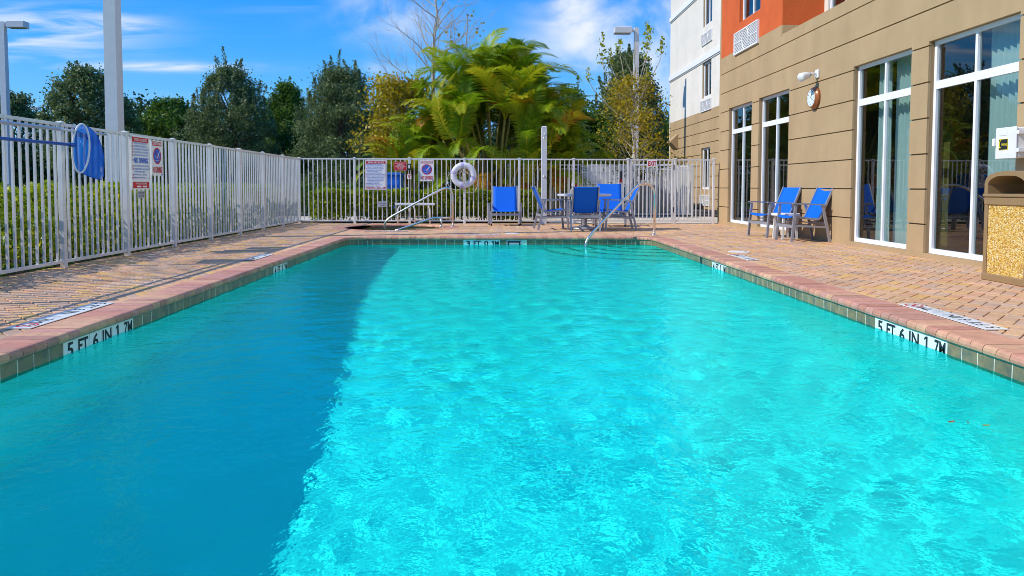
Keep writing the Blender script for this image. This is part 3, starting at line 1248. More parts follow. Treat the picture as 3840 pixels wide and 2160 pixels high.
def fence_run(label, start, direc, posts, pick=12, h=FH, rails=(0.05, 1.53), group=None, skip_posts=()):
    """posts: distances along the run; pickets between; direc unit 2D"""
    root = thing('fence', label, 'fence', (start[0], start[1], 0), math.atan2(direc[1], direc[0]), group)
    pm, cm = post_mesh(h)
    for i, d in enumerate(posts):
        if i in skip_posts:
            continue
        o = link('post', pm, root, (d, 0, 0))
        link('post_cap', cm, o)
    for d0, d1 in zip(posts, posts[1:]):
        for z in rails:
            MB().box(d0 + 0.0276, -0.014, z, d1 - 0.0276, 0.014, z + 0.033).build('rail', 'fence_white', root)
        npk = max(2, round(pick * (d1 - d0) / BAY))
        me = picket_mesh(rails[0] + 0.033, rails[-1])
        for k in range(1, npk):
            o = link('picket', me, root, (d0 + (d1 - d0) * k / npk, 0, 0))
    return root


fence_run('long white picket fence beside the pool carrying the pool rules sign', (FX, FY), (0, -1), [k * BAY for k in range(0, 13)])
fence_run('white picket fence behind the spa with the life ring hung on it', (FX, FY), (1, 0), [k * BAY for k in range(0, 7)], skip_posts=(0,))
fence_run('short white fence panel joining the exit gate post to the hotel corner', (4.362, FY), (1, 0), [0, 0.94])

# exit gate
gx0, gx1 = FX + 6 * BAY + 0.045, 4.362 - 0.045
gate = thing('gate', 'white picket gate with the EXIT sign hung on its top rail', 'gate', (gx0, FY, 0))
gw = gx1 - gx0
for x in (0, gw - 0.042):
    MB().bbox(x, -0.02, 0.045, x + 0.042, 0.02, 1.565, 0.003).build('stile', 'fence_white', gate)
for z in (0.05, 1.41, 1.53):
    MB().box(0.0425, -0.014, z, gw - 0.0425, 0.014, z + 0.033).build('rail', 'fence_white', gate)
for k in range(1, 10):
    link('picket', picket_mesh(0.083, 1.53), gate, (0.021 + (gw - 0.042) * k / 10, 0, 0))
for z in (1.30, 0.28):
    MB().box(gw + 0.001, -0.03, z, gw + 0.02, 0.03, z + 0.12).build('hinge', 'device_black', gate)

# outer enclosure beyond the gate
fence_run('lower white service fence between the storage cabinets and the walkway', (0.41, 21.2), (1, 0), [0, 0.9, 1.8, 2.1], rails=(0.05, 1.41, 1.53))
fence_run('white service fence beyond the walkway ending at the side return', (3.86, 21.2), (1, 0), [0, 1.05, 2.15], rails=(0.05, 1.41, 1.53))
fence_run('white service fence running back from the walkway toward the parked van', (6.01, 21.26), (-0.055, 0.998), [0.0, 1.3, 2.6, 3.9, 5.2], pick=13, rails=(0.05, 1.52), skip_posts=(0,))
g2x0, g2x1 = 2.56, 3.81
gate2 = thing('gate', 'white service gate with black latch box between the two outer fences', 'gate', (g2x0, 21.2, 0))
gw = g2x1 - g2x0
for x in (0, gw - 0.05):
    MB().bbox(x, -0.025, 0.03, x + 0.05, 0.025, 1.58, 0.003).build('stile', 'fence_white', gate2)
for z in (0.05, 1.30, 1.50):
    MB().box(0.0505, -0.014, z, gw - 0.0505, 0.014, z + 0.033).build('rail', 'fence_white', gate2)
for k in range(1, 10):
    link('picket', picket_mesh(0.083, 1.50), gate2, (0.02 + (gw - 0.04) * k / 10, 0, 0))
MB().box(-0.06, -0.06, 1.22, 0.02, -0.0255, 1.54).build('hinge', 'device_black', gate2)
MB().box(-0.06, -0.06, 0.15, 0.02, -0.0255, 0.40).build('hinge', 'device_black', gate2)
lt = MB().box(gw - 0.02, -0.065, 1.10, gw + 0.03, -0.0255, 1.36).build('latch', 'device_black', gate2)
MB().box(gw - 0.09, -0.075, 1.02, gw + 0.03, -0.0665, 1.12).build('latch_plate', 'sign_red', lt)

# ================================================================== HOTEL
WX, WY1 = 5.45, 16.92
hotel = thing('hotel_building', 'tan stucco hotel block with tall white windows and an orange upper bay', 'building', (WX, 8.0, 0))
GRV = [0.42, 0.868, 1.315, 1.765, 2.215, 2.668, 3.12, 3.58]
# window openings (y0, y1, z0, z1) on the ground floor
WIN = [(14.84, 16.29, 0.07, 2.72), (12.95, 14.435, 0.07, 2.72), (9.13, 10.62, 0.06, 2.72), (7.23, 8.765, 0.055, 2.72), (3.9, 5.4, 0.06, 2.72), (1.9, 3.4, 0.06, 2.72)]


def panels(root, X, y0, y1, z0, z1, holes, grooves, mat, name='wall_panel', gap=0.018, depth=0.03):
    """slabs of a -X facing wall between horizontal grooves, cut round the openings"""
    zs = [z0] + [z for z in grooves if z0 + 0.05 < z < z1 - 0.05] + [z1]
    for a, b_ in zip(zs, zs[1:]):
        za = a + (gap / 2 if a != z0 else 0)
        zb = b_ - (gap / 2 if b_ != z1 else 0)
        cutz = sorted({za, zb} | {h for w in holes for h in (w[2], w[3]) if za + 0.004 < h < zb - 0.004})
        for c, d in zip(cutz, cutz[1:]):
            mid = (c + d) / 2
            segs, y = [], y0
            for w in sorted(holes):
                if w[2] < mid < w[3]:
                    segs.append((y, w[0]))
                    y = w[1]
            segs.append((y, y1))
            for s0, s1 in segs:
                if s1 - s0 < 0.01:
                    continue
                mb = MB()
                mb.box(X, s0, c, X + depth, s1, d)
                wpart(name, mb, mat, root)


def backing(root, X, y0, y1, z0, z1, holes, mat, depth=0.12):
    """the body of the wall behind the panels, with reveals at the openings"""
    zs = sorted({z0, z1} | {h for w in holes for h in (w[2], w[3])})
    mb = MB()
    for c, d in zip(zs, zs[1:]):
        mid = (c + d) / 2
        y = y0
        for w in sorted(holes):
            if w[2] < mid < w[3]:
                mb.box(X, y, c, X + depth, w[0], d)
                y = w[1]
        mb.box(X, y, c, X + depth, y1, d)
    wpart('wall', mb, mat, root)


holes = [(a, b_, c, d) for a, b_, c, d in WIN]
panels(hotel, WX, -3.2, WY1, 0.0, 3.76, holes, GRV, 'stucco_tan')
backing(hotel, WX + 0.0301, -3.2, WY1, 0.0, 3.755, holes, 'groove_tan')
# end wall, roof ledge over the ground floor, interior shell
wpart('end_wall', MB().box(WX + 0.001, WY1, 0.0, 8.42, WY1 + 0.1, 12.0), 'stucco_tan', hotel)
wpart('roof_ledge', MB().box(WX + 0.002, -3.2, 3.7601, 6.30, 13.33, 3.79), 'stucco_tan', hotel)
mb = MB()
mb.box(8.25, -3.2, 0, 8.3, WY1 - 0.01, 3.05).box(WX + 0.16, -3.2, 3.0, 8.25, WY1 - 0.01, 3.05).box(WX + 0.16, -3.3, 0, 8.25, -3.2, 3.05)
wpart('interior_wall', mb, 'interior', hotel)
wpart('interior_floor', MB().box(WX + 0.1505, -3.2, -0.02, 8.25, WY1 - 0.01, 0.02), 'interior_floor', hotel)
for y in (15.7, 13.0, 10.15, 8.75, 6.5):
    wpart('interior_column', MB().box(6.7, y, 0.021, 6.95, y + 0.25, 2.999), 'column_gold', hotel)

# orange upper bay, flush with the ground floor
OW = (14.46, 15.70, 4.55, 6.2)
OW2 = (14.46, 15.70, 7.3, 8.95)
panels(hotel, WX, 13.36, WY1, 3.97, 11.5, [OW, OW2], [], 'stucco_orange', 'bay_panel')
backing(hotel, WX + 0.0302, 13.37, WY1 - 0.001, 3.80, 11.5, [OW, OW2], 'stucco_orange')
wpart('bay_return', MB().box(WX + 0.002, 13.33, 3.97, 6.40, 13.36, 11.5), 'stucco_orange', hotel)
wpart('bay_return_base', MB().box(WX + 0.004, 13.332, 3.7905, 6.40, 13.36, 3.9699), 'stucco_tan', hotel)
panels(hotel, WX, 13.36, WY1, 3.7602, 3.9695, [], [], 'stucco_tan')
# set-back white upper storey over the ledge
UW = (12.0, 13.18, 4.15, 5.7)
panels(hotel, 6.25, -3.2, 13.33, 3.7905, 11.5, [UW, (8.0, 9.2, 4.15, 5.7)], [], 'stucco_white', 'upper_panel')
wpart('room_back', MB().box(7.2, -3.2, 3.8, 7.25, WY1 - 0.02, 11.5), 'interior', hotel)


def window(root, X, y0, y1, z0, z1, bars_y=(), bars_z=(), fw=0.05, bw=0.04, depth=0.05, sill=None):
    """frame part with pane sub-parts; faces -X"""
    mb = MB()
    mb.box(X, y0, z0, X + depth, y0 + fw, z1).box(X, y1 - fw, z0, X + depth, y1, z1)
    mb.box(X, y0 + fw, z0, X + depth, y1 - fw, z0 + fw * 1.25).box(X, y0 + fw, z1 - fw, X + depth, y1 - fw, z1)
    for y in bars_y:
        mb.box(X + 0.002, y - bw / 2, z0 + fw * 1.25, X + depth - 0.002, y + bw / 2, z1 - fw)
    ybs = [y0 + fw] + [q for y in bars_y for q in (y - bw / 2, y + bw / 2)] + [y1 - fw]
    for z in bars_z:
        for a, b_ in zip(ybs[::2], ybs[1::2]):
            mb.box(X + 0.003, a, z - 0.05, X + depth - 0.003, b_, z + 0.05)
    w = wpart('window', mb, 'frame_white', root)
    zbs = [z0 + fw * 1.25] + [q for z in bars_z for q in (z - 0.05, z + 0.05)] + [z1 - fw]
    for a, b_ in zip(ybs[::2], ybs[1::2]):
        for c, d in zip(zbs[::2], zbs[1::2]):
            me = MB().add([(X + depth * 0.6, a, c), (X + depth * 0.6, b_, c), (X + depth * 0.6, b_, d), (X + depth * 0.6, a, d)], [(0, 3, 2, 1)])
            me.build('pane', 'window_glass', w)
    return w


for a, b_, c, d in WIN:
    window(hotel, WX + 0.075, a, b_, c, d, ((a + b_) / 2,), (2.17,))
for W_ in (OW, OW2):
    window(hotel, WX + 0.08, W_[0], W_[1], W_[2], W_[3], ((W_[0] + W_[1]) / 2,), (), 0.045)
window(hotel, 6.29, UW[0], UW[1], UW[2], UW[3], ((UW[0] + UW[1]) / 2,), (), 0.05)
window(hotel, 6.29, 8.0, 9.2, 4.15, 5.7, (8.6,), (), 0.05)
mb = MB()
for k in range(16):
    mb.box(6.30, 12.05, 4.35 + k * 0.085, 6.32, 12.56, 4.39 + k * 0.085)
wpart('louvre', mb, 'trim_white', hotel)


def grille(root, X, y0, y1, z0, z1, fine=True):
    """louvred air-conditioner cover with an oval rim"""
    mb = MB()
    fw = (z1 - z0) * 0.045
    mb.box(X, y0, z0, X + 0.045, y0 + fw, z1).box(X, y1 - fw, z0, X + 0.045, y1, z1)
    mb.box(X, y0 + fw, z0, X + 0.045, y1 - fw, z0 + fw).box(X, y0 + fw, z1 - fw, X + 0.045, y1 - fw, z1)
    g_ = wpart('vent_grille', mb, 'trim_white', root)
    MB().box(X + 0.035, y0 + fw, z0 + fw, X + 0.044, y1 - fw, z1 - fw).build('backing', 'plate_grey', g_)
    n = 14
    for k in range(n):
        z = z0 + fw + (z1 - z0 - 2 * fw) * (k + 0.5) / n
        MB().box(X + 0.012, y0 + fw, z - 0.006, X + 0.03, y1 - fw, z + 0.006).build('slat', 'trim_white', g_)
    mb = MB()
    cy, cz = (y0 + y1) / 2, (z0 + z1) / 2
    ry, rz = (y1 - y0) * 0.13, (z1 - z0) * 0.46
    mb.tube([(X + 0.006, cy + ry * math.cos(2 * math.pi * k / 24), cz + rz * math.sin(2 * math.pi * k / 24)) for k in range(24)], 0.010, 5, closed=True)
    mb.box(X + 0.001, y0 + fw, cz - 0.008, X + 0.011, cy - ry, cz + 0.008).box(X + 0.001, cy + ry, cz - 0.008, X + 0.011, y1 - fw, cz + 0.008)
    for q in (0.25, 0.75):
        y = y0 + (y1 - y0) * q
        mb.box(X + 0.0005, y - 0.006, z0 + fw, X + 0.0105, y + 0.006, z1 - fw)
    mb.build('oval_rim', 'trim_white', g_)


grille(hotel, WX - 0.045, 14.5, 15.93, 3.87, 4.35)
# low concrete footing and the little arched weep at its foot
wpart('footing', MB().box(WX - 0.012, -3.2, -0.02, WX - 0.0005, WY1, 0.05), 'stucco_tan', hotel)

# the white wing further back
WG = 8.5
wing = thing('hotel_wing', 'white stucco hotel wing with tan ground floor and stacked narrow windows', 'building', (WG, 25, 0))
wholes = [(27.6, 28.8, 0.8, 2.48), (27.6, 28.8, 4.5, 5.95), (27.6, 28.8, 7.38, 8.78), (20.5, 21.7, 0.8, 2.48), (20.5, 21.7, 4.5, 5.95), (20.5, 21.7, 7.38, 8.78)]
panels(wing, WG, 17.02, 34.05, 0.0, 3.98, wholes, [0.42, 0.868, 1.315, 1.765, 2.215, 2.668, 3.12, 3.58], 'stucco_tan', gap=0.03)
panels(wing, WG, 17.02, 34.05, 3.9801, 12.2, wholes, [], 'stucco_white', 'upper_panel')
backing(wing, WG + 0.0301, 17.02, 34.04, 0, 12.19, wholes, 'stucco_tan')
wpart('end_wall', MB().box(WG + 0.001, 34.0505, 0, 14, 34.15, 12.2), 'stucco_white', wing)
for z in (6.0, 8.83, 11.6):
    wpart('trim_band', MB().box(WG - 0.07, 17.02, z, WG - 0.0005, 34.12, z + 0.20).box(WG - 0.035, 17.02, z - 0.05, WG - 0.0005, 34.1, z - 0.0005), 'trim_white', wing)
wpart('room_back', MB().box(10.2, 17.1, 0, 10.25, 34, 12.1), 'interior', wing)
for a, b_, c, d in wholes:
    window(wing, WG + 0.08, a, b_, c, d, ((a + b_) / 2,), (), 0.07, 0.06)
for z0, z1 in ((0.14, 0.56), (3.95, 4.40), (6.64, 7.09)):
    grille(wing, WG - 0.045, 27.5, 28.9, z0, z1)
mb = MB()
mb.prism([(WG - 0.001, 32.45, 3.36), (WG - 0.34, 32.45, 3.02), (WG - 0.34, 32.45, 2.96), (WG - 0.001, 32.45, 2.62)], (0, 0, 0), (0, 0.75, 0))
wpart('vent_hood', mb, 'stucco_tan', wing)

# curtains behind the tall windows
cur_labels = {0: 'by the exit gate corner', 1: 'behind the wall chairs', 2: 'left of the hotel wall pier', 3: 'beside the phone box'}


def curtain(y0, y1, z0, z1, label, ripple=0.035, folds=7, X=WX + 0.30, flare=0.0):
    mb = MB()
    rows = []
    nn = 40
    for j in range(9):
        tz = j / 8
        z = z1 + (z0 - z1) * tz
        row = []
        for k in range(nn + 1):
            u = k / nn
            y = y0 + (y1 - y0) * u
            y += flare * tz ** 3 * (1 - u)
            x = X + ripple * math.sin(u * folds * 2 * math.pi + 0.5 * tz) * (0.8 + 0.2 * tz)
            row.append((x, y, z))
        rows.append(row)
    mb.grid(rows)
    o = mb.build('curtain', 'sheer', None, True)
    tag(o, label, 'curtain', 'sheer curtains behind the hotel windows')
    return o


curtain(7.35, 8.05, 0.05, 2.95, 'sheer pale curtain gathered behind the tall window beside the phone box', flare=0.15)
curtain(9.25, 9.95, 0.05, 2.95, 'sheer pale curtain hanging behind the tall window next to the clock', flare=0.0)
curtain(10.1, 10.4, 0.05, 2.95, 'narrow sheer curtain strip behind the tall window next to the clock', folds=3)
curtain(13.0, 13.55, 0.05, 2.95, 'sheer pale curtain behind the tall window shaded by the first wall chair')
curtain(14.9, 15.5, 0.05, 2.95, 'sheer pale curtain behind the tall window closest to the exit gate')

# ------------------------------------------------------------------ things on the hotel wall
# loudspeaker / flood light head on its bracket
Ys, Zs = 11.80, 2.80
sp_ = thing('wall_speaker', 'white loudspeaker on a bracket above the copper clock', 'speaker', (WX, Ys, Zs))
MB().bbox(-0.03, -0.06, -0.07, 0.0, 0.06, 0.07, 0.006).build('wall_plate', 'trim_white', sp_)
MB().tube([(-0.03, 0, 0), (-0.12, 0, 0), (-0.17, 0, -0.01)], 0.022, 10).build('bracket_arm', 'trim_white', sp_, True)
mb = MB()
prof = [(0.045, 0.0), (0.085, -0.03), (0.10, -0.12), (0.115, -0.22), (0.118, -0.30), (0.105, -0.325)]
mb.lathe(prof, 20, axis='X')
hd = mb.build('speaker_head', 'white_plastic', sp_, True, (-0.15, 0, -0.015))
hd.rotation_euler = (0, -0.30, 0.35)
hd.scale = (0.62, 0.62, 0.62)
MB().lathe([(0.04, -0.118), (0.04, 0.118)], 16, (-0.07, 0, 0), 'Y').build('pivot_cap', 'plate_grey', hd)

ck = thing('wall_clock', 'round copper-rimmed clock on the tan wall below the loudspeaker', 'clock', (WX, 11.87, 2.405))
mb = MB()
mb.lathe([(0.185, -0.001), (0.19, -0.03), (0.178, -0.05), (0.168, -0.055), (0.163, -0.075), (0.152, -0.085), (0.144, -0.080), (0.02, -0.080)], 40, axis='X')
mb.build('rim', 'copper', ck, True)
face = MB().lathe([(0.144, -0.0825), (0.02, -0.0825), (0.001, -0.0825)], 36, axis='X', cap=False).build('clock_face', 'clock_face', ck)
mb = MB()
for k in range(12):
    a = k * math.pi / 6
    s = str(12 if k == 0 else k)
    cy, cz = -0.115 * math.sin(a), 0.115 * math.cos(a)
    mb = MB()
    lettering(mb, s, (-0.0845, cy + 0.011, cz - 0.011), (0, -1, 0), (0, 0, 1), 0.013 * len(s) + 0.006, 0.022, 0, 0.01)
    mb.build('numeral', 'ink', face)
for a, l, w in ((math.radians(30), 0.06, 0.008), (math.radians(118), 0.088, 0.006)):
    MB().bar((-0.0865, 0, 0), (-0.0865, -l * math.sin(a), l * math.cos(a)), 0.003, w, (1, 0, 0)).build('clock_hand', 'ink', face)

ph = thing('phone_box', 'white plastic emergency phone cabinet on the wall above the litter bin', 'phone box', (WX, 7.10, 1.19))
MB().bbox(-0.20, -0.15, 0.0, -0.055, 0.13, 0.31, 0.012).build('cabinet', 'white_plastic', ph)
MB().box(-0.054, -0.10, 0.03, 0.0, 0.10, 0.28).build('mounting_back', 'plate_grey', ph)
door = MB().bbox(-0.218, -0.155, -0.006, -0.2005, 0.135, 0.316, 0.006).build('door', 'white_plastic', ph)
MB().bbox(-0.2215, -0.035, 0.235, -0.2185, 0.085, 0.275, 0.001).build('raised_panel', 'white_plastic', door)
MB().bbox(-0.245, 0.120, 0.13, -0.2185, 0.150, 0.21, 0.006).build('latch', 'trim_white', door)
for z in (0.06, 0.24):
    MB().box(-0.21, -0.185, z, -0.10, -0.1555, z + 0.035).build('hinge', 'trim_white', ph)
MB().box(-0.2205, -0.05, 0.085, -0.2185, 0.08, 0.20).build('label_border', 'phone_yellow', door)
lb = MB().box(-0.2215, -0.045, 0.09, -0.2206, 0.075, 0.195).build('label_plate', 'ink', door)
mb = MB()
lettering(mb, 'PHONE', (-0.2225, 0.036, 0.128), (0, -1, 0), (0, 0, 1), 0.072, 0.026, 0, 0.01)
mb.tube([(-0.2225, 0.050, 0.105), (-0.2225, 0.066, 0.12), (-0.2225, 0.068, 0.145), (-0.2225, 0.066, 0.17), (-0.2225, 0.050, 0.185)], [0.008, 0.004, 0.004, 0.004, 0.008], 6)
mb.build('lettering', 'phone_yellow', door)

# ------------------------------------------------------------------ litter bin
bn = thing('litter_bin', 'brown litter bin with pebble panels and arched open hood by the wall', 'litter bin', (5.00, 6.365, 0))
w, d = 0.28, 0.285
for sx in (-1, 1):
    for sy in (-1, 1):
        MB().bbox(sx * w - (0.045 if sx > 0 else 0), sy * d - (0.045 if sy > 0 else 0), 0.02, sx * w + (0.045 if sx < 0 else 0), sy * d + (0.045 if sy < 0 else 0), 0.80, 0.006).build('corner_post', 'bin_brown', bn)
mb = MB()
mb.bbox(-w - 0.006, -d - 0.006, 0.0, w + 0.006, d + 0.006, 0.07, 0.008)
mb.build('base_rail', 'bin_brown', bn)
for s, (x0, y0, x1, y1) in enumerate(((-w + 0.010, -d + 0.05, -w + 0.024, d - 0.05), (w - 0.024, -d + 0.05, w - 0.010, d - 0.05), (-w + 0.05, -d + 0.010, w - 0.05, -d + 0.024), (-w + 0.05, d - 0.024, w - 0.05, d - 0.010))):
    MB().box(x0, y0, 0.0705, x1, y1, 0.72).build('pebble_panel', 'aggregate', bn)
mb = MB()
mb.bbox(-w - 0.004, -d - 0.004, 0.7205, w + 0.004, d + 0.004, 0.80, 0.010)
mb.build('top_rail', 'bin_brown', bn)
mb = MB()
mb.box(-w + 0.02, -d + 0.02, 0.06, w - 0.02, d - 0.02, 0.0704)
mb.build('floor_pan', 'bin_dark', bn)
mb = MB()
mb.bbox(-w - 0.012, -d - 0.012, 0.8005, w + 0.012, d + 0.012, 0.83, 0.006)
mb.build('lid_rim', 'bin_brown', bn)
# arched hood: shell open toward the pool and the wall
arch = [(-w, 0.831), (-w, 0.93), (-w + 0.02, 0.98), (-w + 0.06, 1.01), (-0.12, 1.035), (0.0, 1.045), (0.12, 1.035), (w - 0.06, 1.01), (w - 0.02, 0.98), (w, 0.93), (w, 0.831)]
ah = [(-w + 0.045, 0.831), (-w + 0.045, 0.925), (-w + 0.065, 0.955), (-w + 0.10, 0.975), (-0.12, 0.995), (0.0, 1.0), (0.12, 0.995), (w - 0.10, 0.975), (w - 0.065, 0.955), (w - 0.045, 0.925), (w - 0.045, 0.831)]
mb = MB()
for k in range(len(arch) - 1):
    a, b_, c, e = arch[k], arch[k + 1], ah[k + 1], ah[k]
    v = [(p[0], y, p[1]) for y in (-d, d) for p in (a, b_, c, e)]
    mb.add(v, [(0, 1, 2, 3)[::-1], (4, 5, 6, 7), (0, 1, 5, 4), (1, 2, 6, 5), (2, 3, 7, 6), (3, 0, 4, 7)])
hood = mb.build('hood', 'bin_brown', bn)
hood.rotation_euler = (0, 0, math.pi / 2)

# ================================================================== METAL RAILS
hr = thing('handrail', 'polished steel handrail curving from the deck into the pool steps', 'handrail', (2.93, 12.80, 0))


def P(x, z, y):
    return (x - 2.93, y - 12.80, z)


pts = [P(2.93, 0.0, 12.8), P(2.935, 0.78, 12.8), P(2.86, 0.93, 12.76), P(2.60, 0.945, 12.62), P(1.68, 0.10, 12.0), P(1.55, -0.05, 11.92), P(1.54, -0.75, 11.92)]
MB().tube(round_path(pts, 0.16, 6), 0.0225, 14).build('rail', 'steel', hr, True)
MB().lathe([(0.066, 0.002), (0.062, 0.014), (0.03, 0.02)], 20).build('base_flange', 'steel', hr, True)

sr = thing('handrail', 'steel double handrail with low side bar leading down into the spa', 'handrail', (-0.935, 15.5, 0))
pts = [(0.0, 0, 0), (0.0, 0, 0.72), (-0.06, 0, 0.855), (-0.16, 0, 0.865), (-0.42, 0, 0.735), (-1.36, 0, 0.215), (-1.50, 0, 0.09), (-1.50, 0, -0.45)]
MB().tube(round_path(pts, 0.13, 6), 0.0225, 14).build('rail', 'steel', sr, True)
pts = [(-0.015, 0, 0.20), (-0.42, 0, 0.198), (-1.10, 0, -0.035), (-1.38, 0, -0.13)]
MB().tube(round_path(pts, 0.08, 5), 0.0225, 14).build('lower_rail', 'steel', sr, True)
MB().tube([(-0.25, 0.0, 0.0), (-0.25, 0.0, 0.19)], 0.0225, 14).build('strut', 'steel', sr, True)
for x in (0.0, -0.25):
    MB().lathe([(0.066, 0.006), (0.062, 0.016), (0.03, 0.022)], 20, (x, 0, 0)).build('base_flange', 'steel', sr, True)

# ================================================================== FURNITURE
def sling_chair(name, label, loc, rz, group=None):
    """sling armchair, front toward -y"""
    root = thing(name, label, 'chair', (*loc, 0), rz, group)
    fr = 'frame_grey'
    for s in (-1, 1):
        x = s * 0.285
        MB().bar((x, -0.30, 0.0), (x, -0.24, 0.605), 0.026, 0.042, (0, 1, 0)).build('leg', fr, root)
        MB().bar((x, 0.34, 0.0), (x, 0.20, 0.60), 0.026, 0.042, (0, 1, 0)).build('leg', fr, root)
        MB().bar((x, -0.30, 0.625), (x, 0.27, 0.605), 0.045, 0.02).build('armrest', fr, root)
        MB().bar((x, -0.275, 0.27), (x, 0.28, 0.245), 0.02, 0.030).build('side_stretcher', fr, root)
        mb = MB()
        p = round_path([(s * 0.252, -0.27, 0.415), (s * 0.252, 0.17, 0.365), (s * 0.252, 0.40, 0.895)], 0.05, 4)
        for a, b_ in zip(p, p[1:]):
            mb.bar(a, b_, 0.024, 0.032, (0, -0.5, 0.85))
        mb.build('sling_rail', fr, root)
    MB().bar((-0.2725, -0.278, 0.255), (0.2725, -0.278, 0.255), 0.022, 0.05).build('front_stretcher', fr, root)
    MB().bar((-0.2725, 0.285, 0.30), (0.2725, 0.285, 0.30), 0.022, 0.05).build('rear_stretcher', fr, root)
    MB().tube(round_path([(-0.24, -0.16, 0.40), (-0.20, -0.16, 0.33), (0.20, -0.16, 0.33), (0.24, -0.16, 0.40)], 0.06, 4), 0.010, 6).build('spreader_bar', fr, root, True)
    MB().tube(round_path([(-0.24, 0.10, 0.37), (-0.20, 0.10, 0.31), (0.20, 0.10, 0.31), (0.24, 0.10, 0.37)], 0.06, 4), 0.010, 6).build('spreader_bar', fr, root, True)
    path = round_path([(0, -0.30, 0.40), (0, -0.27, 0.428), (0, 0.165, 0.378), (0, 0.392, 0.885), (0, 0.408, 0.872)], 0.04, 4)
    rows, rows2 = [], []
    for p in path:
        row = []
        for k in range(9):
            u = -1 + 2 * k / 8
            sag = 0.022 * (1 - u * u)
            row.append((u * 0.243, p.y + (sag * 0.8 if p.z > 0.45 else 0), p.z - (sag if p.z <= 0.45 else 0)))
        rows.append(row)
    mb = MB().grid(rows)
    o = mb.build('sling', 'sling_blue', root, True)
    md = o.modifiers.new('thickness', 'SOLIDIFY')
    md.thickness = 0.006
    md.offset = 0
    return root


sling_chair('patio_chair', 'blue sling chair turned away from the pool in front of the round table', (1.79, 14.10), math.pi)
sling_chair('patio_chair', 'blue sling chair beside the white shower post, facing the round table', (1.20, 14.70), math.pi / 2 + 0.10)
sling_chair('patio_chair', 'blue sling chair behind the pool handrail, facing the round table', (2.58, 14.58), -math.pi / 2 - 0.05)
sling_chair('patio_chair', 'blue sling chair against the tall window, on the gate side of the white side table', (5.00, 12.50), -math.pi / 2 + 0.22)
sling_chair('patio_chair', 'blue sling chair against the tan wall, below the clock', (5.07, 11.45), -math.pi / 2 + 0.04)


def lounge(label, loc, rz, back=0.90):
    root = thing('lounge_chair', label, 'lounge chair', (*loc, 0), rz, None)
    fr = 'frame_grey'
    for s in (-1, 1):
        x = s * 0.315
        MB().bbox(x - 0.02, -0.30, 0.05, x + 0.02, -0.255, 0.34, 0.004).build('front_leg', fr, root)
        MB().lathe([(0.017, 0.0), (0.02, 0.0495)], 10, (x, -0.278, 0)).build('caster', 'rubber', root)
        xo = s * 0.365
        MB().bbox(xo - 0.024, 0.20, 0.03, xo + 0.024, 0.265, 0.475, 0.004).build('rear_leg', fr, root)
        MB().lathe([(0.02, 0.0), (0.022, 0.0295)], 10, (xo, 0.232, 0)).build('caster', 'rubber', root)
        MB().bar((xo, 0.30, 0.49), (xo, -0.10, 0.50), 0.052, 0.028).build('armrest', fr, root)
        MB().bar((x, -0.30, 0.325), (x, 0.34, 0.285), 0.03, 0.035).build('side_rail', fr, root)
        MB().bar((s * 0.285, 0.17, 0.30), (s * 0.285, 0.44, back), 0.028, 0.036, (0, -1, 0.4)).build('back_rail', fr, root)
    MB().box(-0.2945, -0.296, 0.235, 0.2945, -0.262, 0.285).build('front_stretcher', fr, root)
    MB().tube(round_path([(-0.29, -0.2, 0.31), (-0.22, -0.18, 0.255), (0.22, -0.18, 0.255), (0.29, -0.2, 0.31)], 0.05, 4), 0.012, 6).build('spreader_bar', 'rubber', root, True)
    rows = []
    for p in round_path([(0, -0.335, 0.335), (0, -0.31, 0.352), (0, 0.15, 0.322), (0, 0.425, back - 0.004), (0, 0.45, back - 0.02)], 0.05, 5):
        rows.append([(-0.268 + 0.536 * k / 8, p.y, p.z - (0.012 * (1 - (k / 4 - 1) ** 2))) for k in range(9)])
    o = MB().grid(rows).build('sling', 'sling_blue', root, True)
    md = o.modifiers.new('thickness', 'SOLIDIFY')
    md.thickness = 0.008
    md.offset = 0
    return root


lounge('blue sling lounge chair standing alone between the spa and the shower post', (0.235, 16.08), 0.0)
lounge('blue sling lounge chair behind the round table near the fence', (2.60, 15.75), -0.10, 0.97)

tb = thing('round_table', 'round grey patio table on a pedestal between three blue chairs', 'table', (1.86, 14.55, 0))
MB().lathe([(0.02, 0.690), (0.53, 0.690), (0.555, 0.697), (0.56, 0.71), (0.56, 0.735), (0.552, 0.742), (0.02, 0.742)], 48).build('table_top', 'table_top', tb, False)
MB().lathe([(0.06, 0.0951), (0.06, 0.60), (0.09, 0.64), (0.16, 0.6895)], 24, cap=False).build('pedestal', 'frame_grey', tb, True)
MB().lathe([(0.29, 0.0), (0.295, 0.03), (0.28, 0.05), (0.12, 0.065), (0.09, 0.095), (0.06, 0.095)], 32).build('base', 'frame_grey', tb, True)

st = thing('side_table', 'small round white plastic table between the two wall chairs', 'table', (5.02, 11.98, 0))
MB().lathe([(0.02, 0.40), (0.225, 0.40), (0.235, 0.405), (0.235, 0.435), (0.228, 0.44), (0.02, 0.44)], 32).build('table_top', 'white_plastic', st)
for k in range(4):
    a = math.pi / 4 + k * math.pi / 2 + 0.2
    MB().bar((0.19 * math.cos(a), 0.19 * math.sin(a), 0), (0.17 * math.cos(a), 0.17 * math.sin(a), 0.3995), 0.035, 0.03, (0, 1, 0)).build('leg', 'white_plastic', st)

